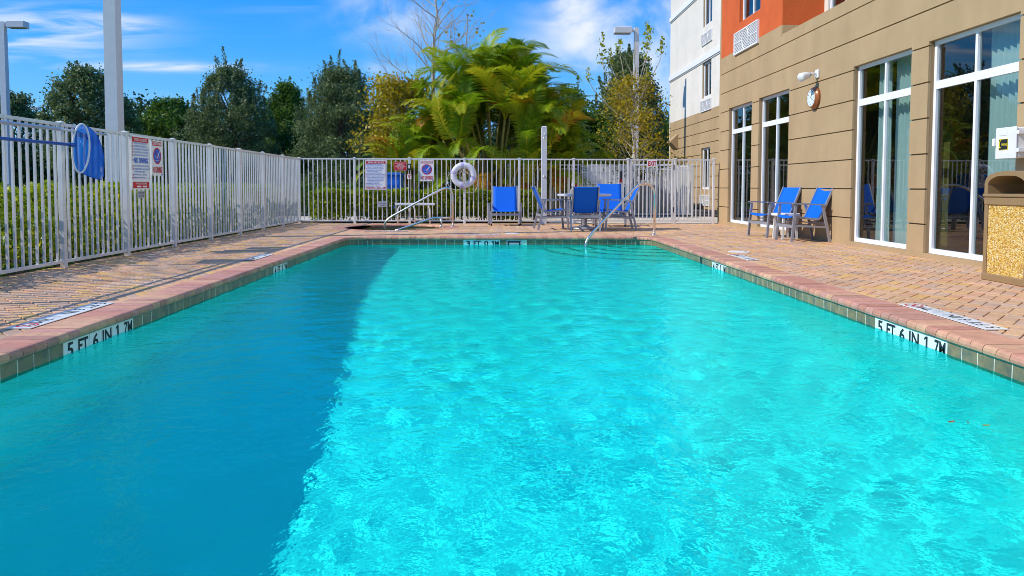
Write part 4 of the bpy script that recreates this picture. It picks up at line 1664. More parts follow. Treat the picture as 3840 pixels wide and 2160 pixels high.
bt = thing('bench_table', 'low white rectangular table with bent legs between the spa and the fence', 'table', (-1.90, 16.745, 0))
MB().bbox(-0.47, -0.08, 0.44, 0.47, 0.08, 0.495, 0.008).build('table_top', 'white_plastic', bt)
for x in (-0.40, 0.0, 0.36):
    MB().tube(round_path([(x, -0.06, 0.0), (x, -0.06, 0.36), (x + (0.05 if x < 0 else -0.05), -0.06, 0.439)], 0.06, 4), 0.017, 8).build('leg', 'white_plastic', bt, True)

# shower post
sh = thing('shower_post', 'tall square white shower post in front of the back fence', 'shower', (1.16, 16.60, 0))
MB().bbox(-0.065, -0.065, 0.0, 0.065, 0.065, 2.29, 0.006).build('column', 'pole_white', sh)
MB().add([(-0.068, -0.068, 2.2905), (0.068, -0.068, 2.2905), (0.068, 0.068, 2.2905), (-0.068, 0.068, 2.2905), (-0.04, -0.04, 2.315), (0.04, -0.04, 2.315), (0.04, 0.04, 2.315), (-0.04, 0.04, 2.315)],
         [(0, 1, 5, 4), (1, 2, 6, 5), (2, 3, 7, 6), (3, 0, 4, 7), (4, 5, 6, 7), (3, 2, 1, 0)]).build('cap', 'pole_white', sh)
MB().tube(round_path([(0, -0.065, 2.13), (0, -0.12, 2.15), (0, -0.15, 2.05)], 0.04, 4), 0.014, 8).build('shower_arm', 'steel', sh, True)
MB().lathe([(0.045, 2.0), (0.04, 2.03), (0.015, 2.06)], 16, (0, -0.15, 0)).build('shower_head', 'steel', sh, True)
MB().lathe([(0.028, -0.0655), (0.028, -0.08), (0.014, -0.10)], 14, (0, 0, 1.13), 'Y').build('push_knob', 'steel', sh, True)

# ------------------------------------------------------------------ deck fittings
for lab, (x, y), r in (('round white skimmer lid set in the deck behind the pool', (0.336, 13.27), 0.135), ('round white skimmer lid set in the deck near the hotel wall chairs', (3.35, 9.50), 0.145)):
    lid = thing('skimmer_lid', lab, 'lid', (x, y, 0.0))
    MB().lathe([(r, 0.0015), (r, 0.005), (r - 0.01, 0.007), (0.01, 0.007)], 32).build('cover', 'white_plastic', lid)
    MB().lathe([(r * 0.12, 0.0072), (r * 0.12, 0.0085)], 12, (r * 0.6, 0, 0)).build('finger_hole', 'rubber', lid)


def depth_plate(label, origin, xd, yd, L, W, words, sym=True):
    """white plate lying on the deck: text baseline along xd, up along yd"""
    root = thing('depth_marker', label, 'sign', (0, 0, 0), 0)
    o = Vector((origin[0], origin[1], 0.0))
    root.location = o
    xd3, yd3 = Vector((*xd, 0)), Vector((*yd, 0))
    mb = MB()
    c = [xd3 * a + yd3 * b_ for a, b_ in ((0, 0), (L, 0), (L, W), (0, W))]
    mb.add([p + Vector((0, 0, 0.0045)) for p in c] + [p + Vector((0, 0, 0.0085)) for p in c], [(3, 2, 1, 0), (4, 5, 6, 7), (0, 1, 5, 4), (1, 2, 6, 5), (2, 3, 7, 6), (3, 0, 4, 7)])
    mb.build('plate', 'tile_white', root)
    mb = MB()
    lw = L * (0.80 if sym else 0.92)
    lettering(mb, words, xd3 * (L * 0.03) + yd3 * (W * 0.2), xd3, yd3, lw, W * 0.56, 0, 0.0)
    for i, p in enumerate(mb.v):
        mb.v[i] = (p[0], p[1], 0.0098)
    mb.build('lettering', 'ink', root)
    if sym:
        cx_, cy_ = L * 0.91, W * 0.5
        mb = MB()
        disc(mb, (0, 0, 0), xd3, yd3, cx_, cy_, W * 0.33, W * 0.42, 0)
        for i, p in enumerate(mb.v):
            mb.v[i] = (p[0], p[1], 0.0098)
        mb.build('no_diving_ring', 'sign_red', root)
        mb = MB()
        a = xd3 * (cx_ - W * 0.22) + yd3 * (cy_ + W * 0.2)
        b_ = xd3 * (cx_ + W * 0.22) + yd3 * (cy_ - W * 0.2)
        q = [(a + (xd3 + yd3) * 0.004), (a - (xd3 + yd3) * 0.004), (b_ - (xd3 + yd3) * 0.004), (b_ + (xd3 + yd3) * 0.004)]
        mb.add([(p.x, p.y, 0.0104) for p in q], [(0, 1, 2, 3)])
        mb.build('slash', 'sign_red', root)
        mb = MB()
        lettering(mb, 'Y', xd3 * (cx_ - W * 0.15) + yd3 * (cy_ - W * 0.2), xd3, yd3, W * 0.3, W * 0.4, 0, 0.0)
        for i, p in enumerate(mb.v):
            mb.v[i] = (p[0], p[1], 0.0101)
        mb.build('diver', 'ink', root)


depth_plate('white depth plate reading 5 FT 6 IN on the sunny deck near the litter bin', (3.205, 4.25), (0, 1), (-1, 0), 0.96, 0.15, '5 FT 6 IN  1.7M')
depth_plate('white depth plate reading 5 FT 6 IN on the deck alongside the long fence', (-3.02, 5.33), (0, -1), (1, 0), 0.96, 0.15, '5 FT 6 IN  1.7M')
depth_plate('white depth plate reading 4 FT on the deck by the skimmer lid', (3.205, 8.36), (0, 1), (-1, 0), 0.76, 0.15, '4 FT  1.2M')
depth_plate('white depth plate reading 4 FT on the deck alongside the long fence', (-3.02, 9.17), (0, -1), (1, 0), 0.78, 0.15, '4 FT  1.2M')
depth_plate('white depth plate reading 3 FT on the deck behind the pool', (0.08, 12.93), (-1, 0), (0, -1), 0.78, 0.15, '3 FT  0.9M')
depth_plate('white depth plate reading 3 FT on the deck in front of the spa', (-1.72, 13.92), (-1, 0), (0, -1), 0.85, 0.12, '3 FT  0.9M')

# floating leaves
for i, (lab, (x, y), mt, a) in enumerate((('brown dead leaf floating on the pool, largest of the floating leaves', (1.968, 2.931), 'leaf_brown', 0.4), ('tiny dark leaf scrap floating on the pool between two leaves', (2.034, 2.919), 'leaf_brown', 1.2), ('yellow green leaf floating on the pool', (2.087, 2.884), 'leaf_green', 0.1))):
    s = (0.018, 0.009, 0.016)[i]
    mb = MB()
    mb.grid([[(-s, 0, 0.004), (-s, 0, 0.004), (-s, 0, 0.004)], [(-s * .3, -s * .5, 0.005), (-s * .3, 0, 0.003), (-s * .3, s * .5, 0.006)], [(s * .5, -s * .4, 0.004), (s * .5, 0, 0.003), (s * .5, s * .4, 0.005)], [(s * 1.3, 0, 0.007), (s * 1.3, 0, 0.007), (s * 1.3, 0, 0.007)]])
    o = mb.build('floating_leaf', mt, None, False, (x, y, ZW + 0.008))
    o.rotation_euler = (0, 0, a)
    tag(o, lab, 'leaf')

# ================================================================== SIGNS
def sign_board(name, label, origin, xd, w, h, mat='sign_white', t=0.006, border=None):
    """upright board; origin lower left as read, xd reading direction (2D); local x = reading, z = up"""
    root = thing(name, label, 'sign', origin, math.atan2(xd[1], xd[0]))
    MB().bbox(0, -t, 0, w, 0, h, 0.0015).build('board', mat, root)
    if border:
        mb = MB()
        bw = border[1]
        for q in ((bw, bw, w - bw, bw * 1.6), (bw, h - bw * 1.6, w - bw, h - bw), (bw, bw * 1.6, bw * 1.6, h - bw * 1.6), (w - bw * 1.6, bw * 1.6, w - bw, h - bw * 1.6)):
            quad(mb, (0, -t, 0), (1, 0, 0), (0, 0, 1), *q, 0.0012)
        mb.build('border', border[0], root)
    return root


def on_sign(root, t, lift=0.0012):
    return (0, -t - lift, 0)


XD, ZD = (1, 0, 0), (0, 0, 1)


def s_text(root, rows, mat, t=0.006, lift=0.0025, bold=0.008):
    for s, x, z, w, h in rows:
        mb = MB()
        lettering(mb, s, (x, -t - lift, z), XD, ZD, w, h, 0, bold)
        mb.build('lettering', mat, root)


def s_quads(root, qs, mat, t=0.006, lift=0.0015, name='colour_band'):
    for q in qs:
        mb = MB()
        quad(mb, (0, -t - lift, 0), XD, ZD, *q, 0)
        mb.build(name, mat, root)


def diving_symbol(root, cx_, cz, r, t=0.006):
    o = (0, -t - 0.0015, 0)
    disc(MB(), o, XD, ZD, 0, 0, 0, r, 0)
    mb = MB()
    disc(mb, o, XD, ZD, cx_, cz, 0, r * 0.86, 0)
    bl = mb.build('blue_disc', 'sign_blue', root)
    mb = MB()
    disc(mb, (0, -t - 0.002, 0), XD, ZD, cx_, cz, r * 0.84, r, 0)
    mb.build('red_ring', 'sign_red', root)
    mb = MB()
    # diver: body plunging, arms and head, and two wave lines
    yy = -t - 0.003
    poly = [(0.52, 0.62), (0.60, 0.55), (0.30, 0.05), (0.16, -0.10), (0.02, -0.28), (-0.10, -0.42), (-0.02, -0.18), (0.04, 0.02), (0.22, 0.20)]
    mb.add([(cx_ + a * r, yy, cz + b_ * r) for a, b_ in poly], [tuple(range(len(poly)))[::-1]])
    disc(mb, (0, yy, 0), XD, ZD, cx_ + 0.02 * r, cz - 0.08 * r, 0, r * 0.10, 0, 12)
    for zz_, amp in ((-0.12, 0.06), (-0.52, 0.0)):
        pts = [(-0.62 + 1.24 * k / 16) for k in range(17)]
        for a, b_ in zip(pts, pts[1:]):
            z0, z1 = (zz_ + amp * math.sin(a * 12)), (zz_ + amp * math.sin(b_ * 12))
            mb.add([(cx_ + a * r, yy, cz + (z0 - 0.02) * r), (cx_ + b_ * r, yy, cz + (z1 - 0.02) * r), (cx_ + b_ * r, yy, cz + (z1 + 0.02) * r), (cx_ + a * r, yy, cz + (z0 + 0.02) * r)], [(0, 1, 2, 3)])
    mb.build('diver', 'sign_white', root)
    mb = MB()
    mb.bar((cx_ - 0.62 * r, -t - 0.0045, cz + 0.62 * r), (cx_ + 0.62 * r, -t - 0.0045, cz - 0.62 * r), r * 0.10, 0.0008, (0, -1, 0))
    mb.build('slash', 'sign_red', root)


def caution(label, origin, xd, w, h):
    r_ = sign_board('caution_sign', label, origin, xd, w, h)
    s_quads(r_, [(w * .08, h * .845, w * .92, h * .965)], 'sign_red')
    s_text(r_, [('CAUTION!', w * .11, h * .865, w * .78, h * .085)], 'sign_white', lift=0.0028, bold=0.03)
    diving_symbol(r_, w * .5, h * .56, min(w * .36, h * .255))
    s_text(r_, [('NO DIVING!', w * .08, h * .07, w * .86, h * .19)], 'sign_red', bold=0.035)
    s_quads(r_, [(w * .86, h * .015, w * .97, h * .045)], 'sign_blue', name='maker_mark')
    for a, b_ in ((.03, .02), (.97, .02), (.03, .98), (.97, .98)):
        MB().lathe([(0.004, -0.0065), (0.004, -0.0095)], 8, (w * a, 0, h * b_), 'Y').build('screw', 'device_black', r_)
    return r_


# POOL RULES on the long fence: faces the pool (+X), read from far ... so the reading direction is +Y
pw, phh = 0.47, 0.70
pr = sign_board('pool_rules_sign', 'tall white POOL RULES board with red bands on the long fence', (FX + 0.030, 9.09, 0.84), (0, 1), pw, phh)
s_quads(pr, [(pw * .05, phh * .88, pw * .95, phh * .97), (pw * .06, phh * .025, pw * .95, phh * .145)], 'sign_red')
s_text(pr, [('POOL RULES', pw * .15, phh * .90, pw * .70, phh * .052), ('POOL HOURS', pw * .24, phh * .095, pw * .58, phh * .036), ('TO', pw * .50, phh * .045, pw * .07, phh * .024)], 'sign_white', lift=0.0028, bold=0.014)
s_quads(pr, [(pw * .26, phh * .042, pw * .47, phh * .072), (pw * .60, phh * .042, pw * .82, phh * .072)], 'sign_white', lift=0.0026, name='blank_field')
rules = [('1', 'WARNING: NO LIFEGUARD ON DUTY', .845, .72), ('2', 'SHOWER BEFORE ENTERING POOL', .790, .72), ('3', 'NO GLASS OR ANIMALS IN THE FENCED POOL AREA', .735, .82), ('4', 'NO FOOD OR BEVERAGES IN POOL OR ON POOL WET DECK', .680, .82),
         ('5', 'DO NOT SWALLOW THE POOL WATER', .625, .76), ('6', None, .53, 0), ('7', 'DO NOT USE THE POOL IF YOU ARE ILL WITH DIARRHEA', .425, .82), ('8', 'CHILDREN UNDER 12 YRS. OLD MUST BE', .368, .82), (None, 'ACCOMPANIED BY AN ADULT', .318, .60),
         ('9', 'BATHING LOAD ____ PERSONS', .262, .68), ('10', 'EMERGENCY ASSISTANCE # ____', .205, .78)]
txt, num, numq = [], [], []
for nmb, s, z, wd in rules:
    z -= 0.0
    if nmb:
        numq.append((pw * .055, phh * (z - .004), pw * .105, phh * (z + .030)))
        num.append((nmb, pw * .068, phh * (z + .003), pw * (.018 if len(nmb) == 1 else .026), phh * .020))
    if s:
        txt.append((s, pw * .13, phh * z, pw * wd, phh * .030))
s_text(pr, [('NO DIVING.', pw * .13, phh * .49, pw * .80, phh * .105)], 'sign_blue', bold=0.04)
s_text(pr, txt, 'sign_blue', bold=0.012)
s_quads(pr, numq, 'sign_red', name='number_box')
s_text(pr, num, 'sign_white', lift=0.0028, bold=0.01)
for k in range(6):
    for x in (0.012, pw - 0.012):
        MB().lathe([(0.005, -0.0065), (0.005, -0.010)], 8, (x, 0, phh * (0.03 + 0.188 * k)), 'Y').build('screw', 'device_black', pr)
pl_ = sign_board('info_plate', 'small grey plate hung under the POOL RULES board', (FX + 0.025, 9.24, 0.725), (0, 1), 0.19, 0.10, 'plate_grey')
s_text(pl_, [('DO NOT DRINK', 0.02, 0.062, 0.15, 0.020), ('POOL WATER', 0.03, 0.022, 0.13, 0.022)], 'ink', bold=0.006)
caution('white CAUTION NO DIVING sign on the long fence next to the POOL RULES board', (FX + 0.030, 9.62, 1.03), (0, 1), 0.315, 0.48)
caution('white CAUTION NO DIVING sign on the back fence beside the life ring', (-1.806, FY - 0.030, 1.014), (1, 0), 0.347, 0.504)

w, h = 0.504, 0.707
sr_ = sign_board('spa_rules_sign', 'white SPA RULES board with red heading on the back fence', (-3.103, FY - 0.030, 0.806), (1, 0), w, h, border=('sign_rose', 0.012))
s_quads(sr_, [(w * .04, h * .885, w * .96, h * .965), (w * .05, h * .045, w * .95, h * .095)], 'sign_red', lift=0.002)
s_text(sr_, [('SPA RULES', w * .13, h * .898, w * .76, h * .055), ('SPA HOURS', w * .06, h * .053, w * .36, h * .034), ('TO', w * .60, h * .053, w * .09, h * .034)], 'sign_white', lift=0.003, bold=0.012)
s_quads(sr_, [(w * .44, h * .052, w * .58, h * .088), (w * .71, h * .052, w * .86, h * .088)], 'sign_white', lift=0.0026, name='blank_field')
lines = [('SHOWER BEFORE ENTERING SPA.', .72, 1), ('NO GLASS OR ANIMALS IN THE FENCED SPA', .84, 1), ('AREA (OR 50 FT FROM UNFENCED SPA)', .78, 0), ('NO FOOD OR DRINK IN SPA OR ON DECK.', .82, 1), ('CHILDREN UNDER 12 YRS. OLD MUST', .74, 1), ('HAVE ADULT SUPERVISION.', .56, 0), ('DO NOT SWALLOW THE SPA WATER.', .70, 1), ('DO NOT USE THE SPA IF YOU ARE ILL WITH DIARRHEA.', .88, 1), ('PREGNANT WOMEN, SMALL CHILDREN, PEOPLE WITH', .88, 1), ('HEALTH PROBLEMS & PEOPLE USING ALCOHOL,', .86, 0), ('NARCOTICS OR OTHER DRUGS THAT CAUSE', .80, 0), ('DROWSINESS SHOULD NOT USE SPA POOLS', .80, 0), ('WITHOUT CONSULTING A DOCTOR.', .64, 0), ('MAXIMUM USE 15 MINUTES.', .58, 1), ('MAXIMUM TEMPERATURE 104 F (40 C).', .72, 1), ('BATHING LOAD ___ PERSONS', .60, 1)]
s_text(sr_, [(s, w * (.07 if bl else .10), h * (.845 - .0495 * i), w * (wd - (0 if bl else 0.03)), h * .031) for i, (s, wd, bl) in enumerate(lines)], 'sign_blue', bold=0.02)
mb = MB()
for i, (s, wd, bl) in enumerate(lines):
    if bl:
        disc(mb, (0, -0.0085, 0), XD, ZD, w * .052, h * (.858 - .0495 * i), 0, 0.006, 0, 10)
mb.build('bullets', 'sign_red', sr_)
for a in (0.03, 0.97):
    for b_ in (0.02, 0.5, 0.98):
        MB().lathe([(0.007, -0.0065), (0.007, -0.011)], 8, (w * a, 0, h * b_), 'Y').build('screw', 'plate_grey', sr_)

al = sign_board('alarm_sign', 'small red alarm notice on the back fence between the two white signs', (-2.418, FY - 0.030, 1.27), (1, 0), 0.308, 0.211, 'sign_red', border=('sign_white', 0.006))
s_text(al, [('ALARM INDICATES SPA', .03, .165, .248, .020), ('PUMPS OFF', .085, .137, .138, .020), ('DO NOT USE SPA', .055, .109, .198, .020), ('WHEN ALARM SOUNDS', .03, .081, .248, .020), ('UNTIL ADVISED', .07, .053, .168, .020), ('OTHERWISE', .09, .025, .128, .020)], 'sign_white', bold=0.01)
ex = sign_board('exit_sign', 'white EXIT sign with red letters on the gate', (3.678, FY - 0.030, 1.376), (1, 0), 0.234, 0.155)
s_text(ex, [('EXIT', 0.018, 0.022, 0.198, 0.112)], 'sign_red', bold=0.03)
for x in (0.005, 0.229):
    MB().tube([(x, -0.003, 0.15), (x, -0.008, 0.20), (x, 0.03, 0.205)], 0.003, 5).build('hanger_wire', 'plate_grey', ex)
dp = sign_board('info_plate', 'small grey plate hung crooked low on the fence behind the spa', (-2.821, FY - 0.022, 0.385), (1, 0), 0.245, 0.135, 'plate_grey')
dp.rotation_euler = (0, -0.06, 0)
s_text(dp, [('DO NOT DRINK', 0.03, 0.075, 0.185, 0.026), ('SPA WATER', 0.075, 0.025, 0.13, 0.026)], 'ink', bold=0.004)

# spa alarm button with its conduit
ab = thing('spa_alarm', 'black spa alarm box with conduit strapped to a back fence post', 'alarm', (-2.043, FY - 0.030, 0))
MB().bbox(-0.045, -0.075, 1.285, 0.045, -0.005, 1.43, 0.01).build('housing', 'device_black', ab)
MB().bbox(-0.02, -0.080, 1.32, 0.02, -0.0755, 1.40, 0.002).build('lens', 'clock_face', ab)
MB().tube(smooth_path([(0, -0.04, 1.29), (0.0, -0.04, 1.22), (0.005, -0.022, 1.0), (0.006, -0.022, 0.6), (0.03, -0.03, 0.45), (0.10, -0.02, 0.30), (0.12, 0.0, 0.02)], 5), 0.016, 8).build('conduit', 'device_black', ab, True)
pz = MB().bbox(-0.05, -0.072, 1.066, 0.05, -0.062, 1.175, 0.003).build('notice_plate', 'sign_white', ab)
mb = MB()
disc(mb, (0, -0.0732, 0), XD, ZD, 0, 1.115, 0, 0.022, 0, 16)
quad(mb, (0, -0.0732, 0), XD, ZD, -0.04, 1.148, 0.04, 1.168, 0)
mb.build('red_print', 'sign_red', pz)

# life ring
lr = thing('life_ring', 'white life ring with lilac bands and rope hung on the back fence', 'life ring', (-0.749, FY - 0.075, 1.16))
mb = MB()
rows = []
for k in range(49):
    a = 2 * math.pi * k / 48
    row = []
    for j in range(15):
        b_ = 2 * math.pi * j / 14
        rad = 0.238 + 0.070 * math.cos(b_)
        row.append((rad * math.cos(a), 0.044 * math.sin(b_), rad * math.sin(a)))
    rows.append(row)
mb.grid(rows)
mb.build('ring', 'ring_white', lr, True)
for a in (math.radians(96), math.radians(165), math.radians(262), math.radians(345)):
    mb = MB()  # band
    rows = []
    for k in (-1, -0.5, 0, 0.5, 1):
        aa = a + k * 0.13
        row = []
        for j in range(15):
            b_ = 2 * math.pi * j / 14
            rad = 0.238 + 0.074 * math.cos(b_)
            row.append((rad * math.cos(aa), 0.0475 * math.sin(b_), rad * math.sin(aa)))
        rows.append(row)
    mb.grid(rows)
    mb.build('band', 'strap_lilac', lr, True)
A4 = [math.radians(q) for q in (96, 165, 262, 345)]
for (a, b_), sag in zip(((165, 262), (262, 345)), (0.10, 0.12)):
    a, b_ = math.radians(a), math.radians(b_)
    pts = []
    for k in range(9):
        tt = k / 8
        an = a + (b_ - a) * tt
        rad = 0.318 + sag * math.sin(math.pi * tt)
        pts.append((rad * math.cos(an), -0.01, rad * math.sin(an) - 0.03 * math.sin(math.pi * tt)))
    MB().tube(smooth_path(pts, 3), 0.006, 6).build('rope', 'rope', lr, True)
for s in (-1, 1):
    pts = [(s * 0.03, -0.05, 0.24), (s * 0.035 + 0.0, -0.055, 0.13), (s * 0.07, -0.055, 0.06), (s * 0.17, -0.057, 0.045 - 0.04 * (s > 0)), (s * 0.24, -0.055, 0.06 - 0.09 * (s > 0)), (s * 0.31, -0.01, 0.065 - 0.12 * (s > 0))]
    MB().tube(smooth_path(pts, 5), 0.006, 6).build('rope', 'rope', lr, True)
for k in range(7):
    x = -0.02 + 0.008 * k
    pts = [(x * 0.6, -0.05, 0.15), (x + 0.03 * math.sin(k), -0.055, 0.02), (x - 0.04 * math.cos(k * 2), -0.06, -0.12), (x * 0.5 + 0.01, -0.06, -0.19 - 0.015 * (k % 3)), (x + 0.035, -0.06, -0.12), (x + 0.015, -0.055, 0.03)]
    MB().tube(smooth_path(pts, 4), 0.005, 5).build('rope', 'rope', lr, True)

# poles and leaf net on the long fence
px = FX + 0.075
tag(MB().tube([(px, 3.6, 1.455), (px, 7.55, 1.485)], 0.019, 12).tube([(px, 7.5, 1.485), (px, 8.45, 1.495)], 0.014, 12).build('telescopic_pole', 'pipe_silver', None, True), 'silver telescopic pole resting along the top of the long fence', 'pole')
net = thing('leaf_net', 'blue leaf net with white rim and blue pole hung on the long fence', 'net', (px + 0.03, 7.80, 1.33))
MB().tube([(0, -4.2, -0.02), (0, -0.12, 0.0)], 0.017, 12).build('handle', 'pipe_blue', net, True)
MB().tube([(0, -0.12, 0.0), (0, -0.03, 0.0)], 0.022, 12).build('collar', 'pipe_blue', net, True)
loop = []
for k in range(28):
    a = 2 * math.pi * k / 28
    sx = 0.055 * math.cos(a)
    sz = 0.27 * math.sin(a)
    loop.append((0.02 + sx * 0.9, 0.05 + 0.075 * math.cos(a) + 0.03 * math.sin(a), -0.03 + sz))
MB().tube(loop, 0.010, 8, closed=True).build('rim', 'white_plastic', net, True)
rows = []
for j in range(12):
    tt = j / 11
    row = []
    for k in range(29):
        a = 2 * math.pi * (k % 28) / 28
        p = Vector(loop[k % 28])
        c = Vector((0.02, 0.05, -0.03))
        q = c + (p - c) * (1 - 0.80 * tt ** 2.2)
        q += Vector((0.03 * math.sin(math.pi * tt), 0.40 * tt, -0.10 * tt - 0.16 * tt * tt + 0.03 * tt * math.sin(a)))
        q.x += 0.018 * math.sin(a * 5 + tt * 4) * tt
        q.y += 0.02 * math.sin(a * 4 + tt * 7) * tt
        row.append(tuple(q))
    rows.append(row)
MB().grid(rows).build('netting', 'netting', net, True)

# ================================================================== LAMP POSTS
def lamp_post(label, x, y, h, w=0.16, head=True, side=1):
    root = thing('lamp_post', label, 'lamp post', (x, y, 0))
    n = 6
    mb = MB()
    v = []
    for z, k in ((0, 1.0), (h, 0.72)):
        v += [(-w / 2 * k, -w / 2 * k, z), (w / 2 * k, -w / 2 * k, z), (w / 2 * k, w / 2 * k, z), (-w / 2 * k, w / 2 * k, z)]
    mb.add(v, [(3, 2, 1, 0), (4, 5, 6, 7), (0, 1, 5, 4), (1, 2, 6, 5), (2, 3, 7, 6), (3, 0, 4, 7)])
    mb.build('pole', 'pole_white', root)
    MB().bbox(-w * 0.8, -w * 0.8, -0.03, w * 0.8, w * 0.8, 0.12, 0.02).build('base_plate', 'pole_white', root)
    if head:
        s = side
        MB().box(min(0, s * 0.24), -0.05, h - 0.18, max(0, s * 0.24), 0.05, h - 0.06).build('arm', 'pole_white', root)
        mb = MB()
        a, b_ = s * 0.2405, s * 0.98
        mb.bbox(min(a, b_), -0.20, h - 0.26, max(a, b_), 0.20, h + 0.02, 0.02)
        hd = mb.build('lamp_head', 'pole_white', root)
        MB().box(min(a, b_) + 0.08, -0.15, h - 0.268, max(a, b_) - 0.08, 0.15, h - 0.2605).build('lens', 'plate_grey', hd)
    return root


lamp_post('thick tapered white pole rising out of frame behind the long fence', -6.28, 11.8, 9.0, 0.215, True, -1)
lamp_post('white lamp post with boxy head standing in the lot behind the leaf net', -20.8, 30.5, 7.8, 0.28, True, 1)
lamp_post('white lamp post with boxy head rising through the yellow maple', 6.15, 30.7, 7.8, 0.26, True, -1)
lamp_post('tiny distant lamp post between two dark oaks', -41.0, 63.0, 7.8, 0.26, True, 1)

# ================================================================== BEYOND THE FENCE
def storage(label, x, y, w, h, d=0.8):
    root = thing('storage_cabinet', label, 'cabinet', (x, y, 0))
    for s in (0, 1):
        a, b_ = (-w / 2, -0.006) if s == 0 else (0.006, w / 2)
        dr = MB().bbox(a, -d / 2 - 0.025, 0.05, b_, -d / 2 - 0.0005, h * 0.72, 0.01).build('door', 'resin_beige', root)
        xm = (a + b_) / 2
        MB().bbox(xm - w * 0.16, -d / 2 - 0.034, 0.14, xm + w * 0.16, -d / 2 - 0.0255, h * 0.62, 0.006).build('door_panel', 'resin_beige', dr)
    MB().box(-w / 2, -d / 2, -0.01, w / 2, d / 2, h * 0.74).build('body', 'resin_beige', root)
    prof = []
    for k in range(13):
        u = -1 + k / 6
        prof.append((u * (w / 2 + 0.03), h * 0.7405 + (h * 0.26) * math.sqrt(max(0, 1 - abs(u) ** 2.6)) + 0.02))
    poly = [(-w / 2 - 0.03, -d / 2 - 0.03, h * 0.7405)] + [(a, -d / 2 - 0.03, b_) for a, b_ in prof] + [(w / 2 + 0.03, -d / 2 - 0.03, h * 0.7405)]
    MB().prism(poly, (0, 0, 0), (0, d + 0.06, 0)).build('lid', 'resin_beige', root)
    return root


storage('beige storage cabinet with arched lid behind the shower post', 1.70, 22.9, 1.25, 0.84)
storage('beige storage cabinet with arched lid beyond the exit gate', 4.95, 23.6, 1.25, 0.95)
tbx = thing('tool_box', 'black tool box with blue lid edge lying on the storage cabinet', 'box', (1.92, 23.0, 0.86))
MB().bbox(-0.19, -0.13, 0.0, 0.19, 0.13, 0.13, 0.01).build('case', 'device_black', tbx)
MB().bbox(-0.20, -0.14, 0.1305, 0.20, 0.14, 0.16, 0.006).build('lid', 'pipe_blue', tbx)

# blue recycling container
bc = thing('recycling_container', 'tall blue recycling container behind the hedge near the palms', 'container', (-2.93, 20.3, 0))
MB().bbox(-0.25, -0.35, 0.08, 0.25, 0.35, 1.20, 0.03).build('body', 'bin_blue', bc)
MB().bbox(-0.27, -0.39, 1.2005, 0.27, 0.39, 1.28, 0.02).build('lid', 'bin_blue', bc)
for s in (-1, 1):
    MB().lathe([(0.08, -0.03), (0.08, 0.03)], 14, (s * 0.2, 0.25, 0.08), 'X').build('wheel', 'rubber', bc)
MB().bar((-0.2, -0.37, 0.95), (0.2, -0.37, 0.95), 0.03, 0.05).build('handle', 'bin_blue', bc)

# parked white van, side on
van = thing('parked_van', 'white van parked in the lot behind the service gate', 'van', (5.35, 29.0, 0))
side = [(-2.1, 0.35), (-2.15, 0.75), (-2.0, 1.25), (-1.75, 1.72), (-1.5, 1.80), (0.9, 1.78), (1.2, 1.68), (1.75, 1.12), (2.3, 0.98), (2.42, 0.75), (2.4, 0.35)]
MB().prism([(a, -0.85, b_) for a, b_ in side], (0, 0, 0), (0, 1.7, 0)).build('body', 'car_white', van)
for a, b_ in ((0.45, 1.15),):
    MB().prism([(a, -0.858, 1.18), (b_ + (0.28 if b_ > 1 else 0), -0.858, 1.18), (b_, -0.858, 1.62), (a + 0.06, -0.858, 1.62)], (0, 0, 0), (0, 0.0075, 0)).build('window', 'car_glass', van)
for x in (-1.35, 1.55):
    wh = MB().lathe([(0.20, -0.87), (0.33, -0.875), (0.34, -0.70), (0.2, -0.70)], 24, (x, 0, 0.33), 'Y').build('wheel', 'rubber', van)
    MB().lathe([(0.02, -0.879), (0.2, -0.876)], 20, (x, 0, 0.33), 'Y').build('rim', 'pipe_silver', wh)
MB().box(-2.14, -0.865, 0.85, -1.98, -0.8505, 1.15).build('tail_light', 'tail_red', van)
MB().box(2.1, -0.865, 0.78, 2.36, -0.8505, 0.90).build('headlight', 'clock_face', van)
MB().box(-2.05, -0.862, 0.99, 2.0, -0.8506, 1.01).build('side_moulding', 'plate_grey', van)
for x in (-0.72, 0.32):
    MB().box(x - 0.06, -0.866, 1.05, x + 0.08, -0.8507, 1.08).build('door_handle', 'device_black', van)

# ================================================================== VEGETATION
def leaf_cloud(name, mat, pos, size, rng, parent=None, up=0.3, elong=1.8, tint=None, smax=None, dirs=None):
    """one mesh of rhombic leaves at the given points, randomly turned"""
    n = len(pos)
    d = rng.normal(size=(n, 3))
    if dirs is not None:
        d = d * 0.6 + dirs
    d[:, 2] += up
    d /= np.linalg.norm(d, axis=1, keepdims=True)
    a = rng.normal(size=(n, 3))
    s = np.cross(d, a)
    s /= np.linalg.norm(s, axis=1, keepdims=True) + 1e-9
    nn = np.cross(d, s)
    L = (size * rng.uniform(0.6, 1.35, n))[:, None]
    Wd = L / elong * 0.5
    base, tip = pos - d * L / 2, pos + d * L / 2
    mid = pos + nn * L * 0.08
    V = np.stack([base, mid + s * Wd, tip, mid - s * Wd], 1)
    F = np.arange(4 * n).reshape(n, 4)
    if tint is None:
        tint = np.clip(rng.normal(0.45, 0.24, n), 0, 1)
    me = np_mesh(name, V.reshape(-1, 3), F, mat, False, tint)
    return link(name, me, parent)


def limb(mb, p0, p1, r0, r1, rng, wob=0.08, n=6, seg=5):
    p0, p1 = Vector(p0), Vector(p1)
    pts, rs = [], []
    L = (p1 - p0).length
    for k in range(seg + 1):
        t_ = k / seg
        o = Vector(rng.normal(size=3)) * wob * L * math.sin(math.pi * t_) * 0.6
        pts.append(p0.lerp(p1, t_) + o)
        rs.append(r0 + (r1 - r0) * t_)
    mb.tube(pts, rs, n, False)
    return pts


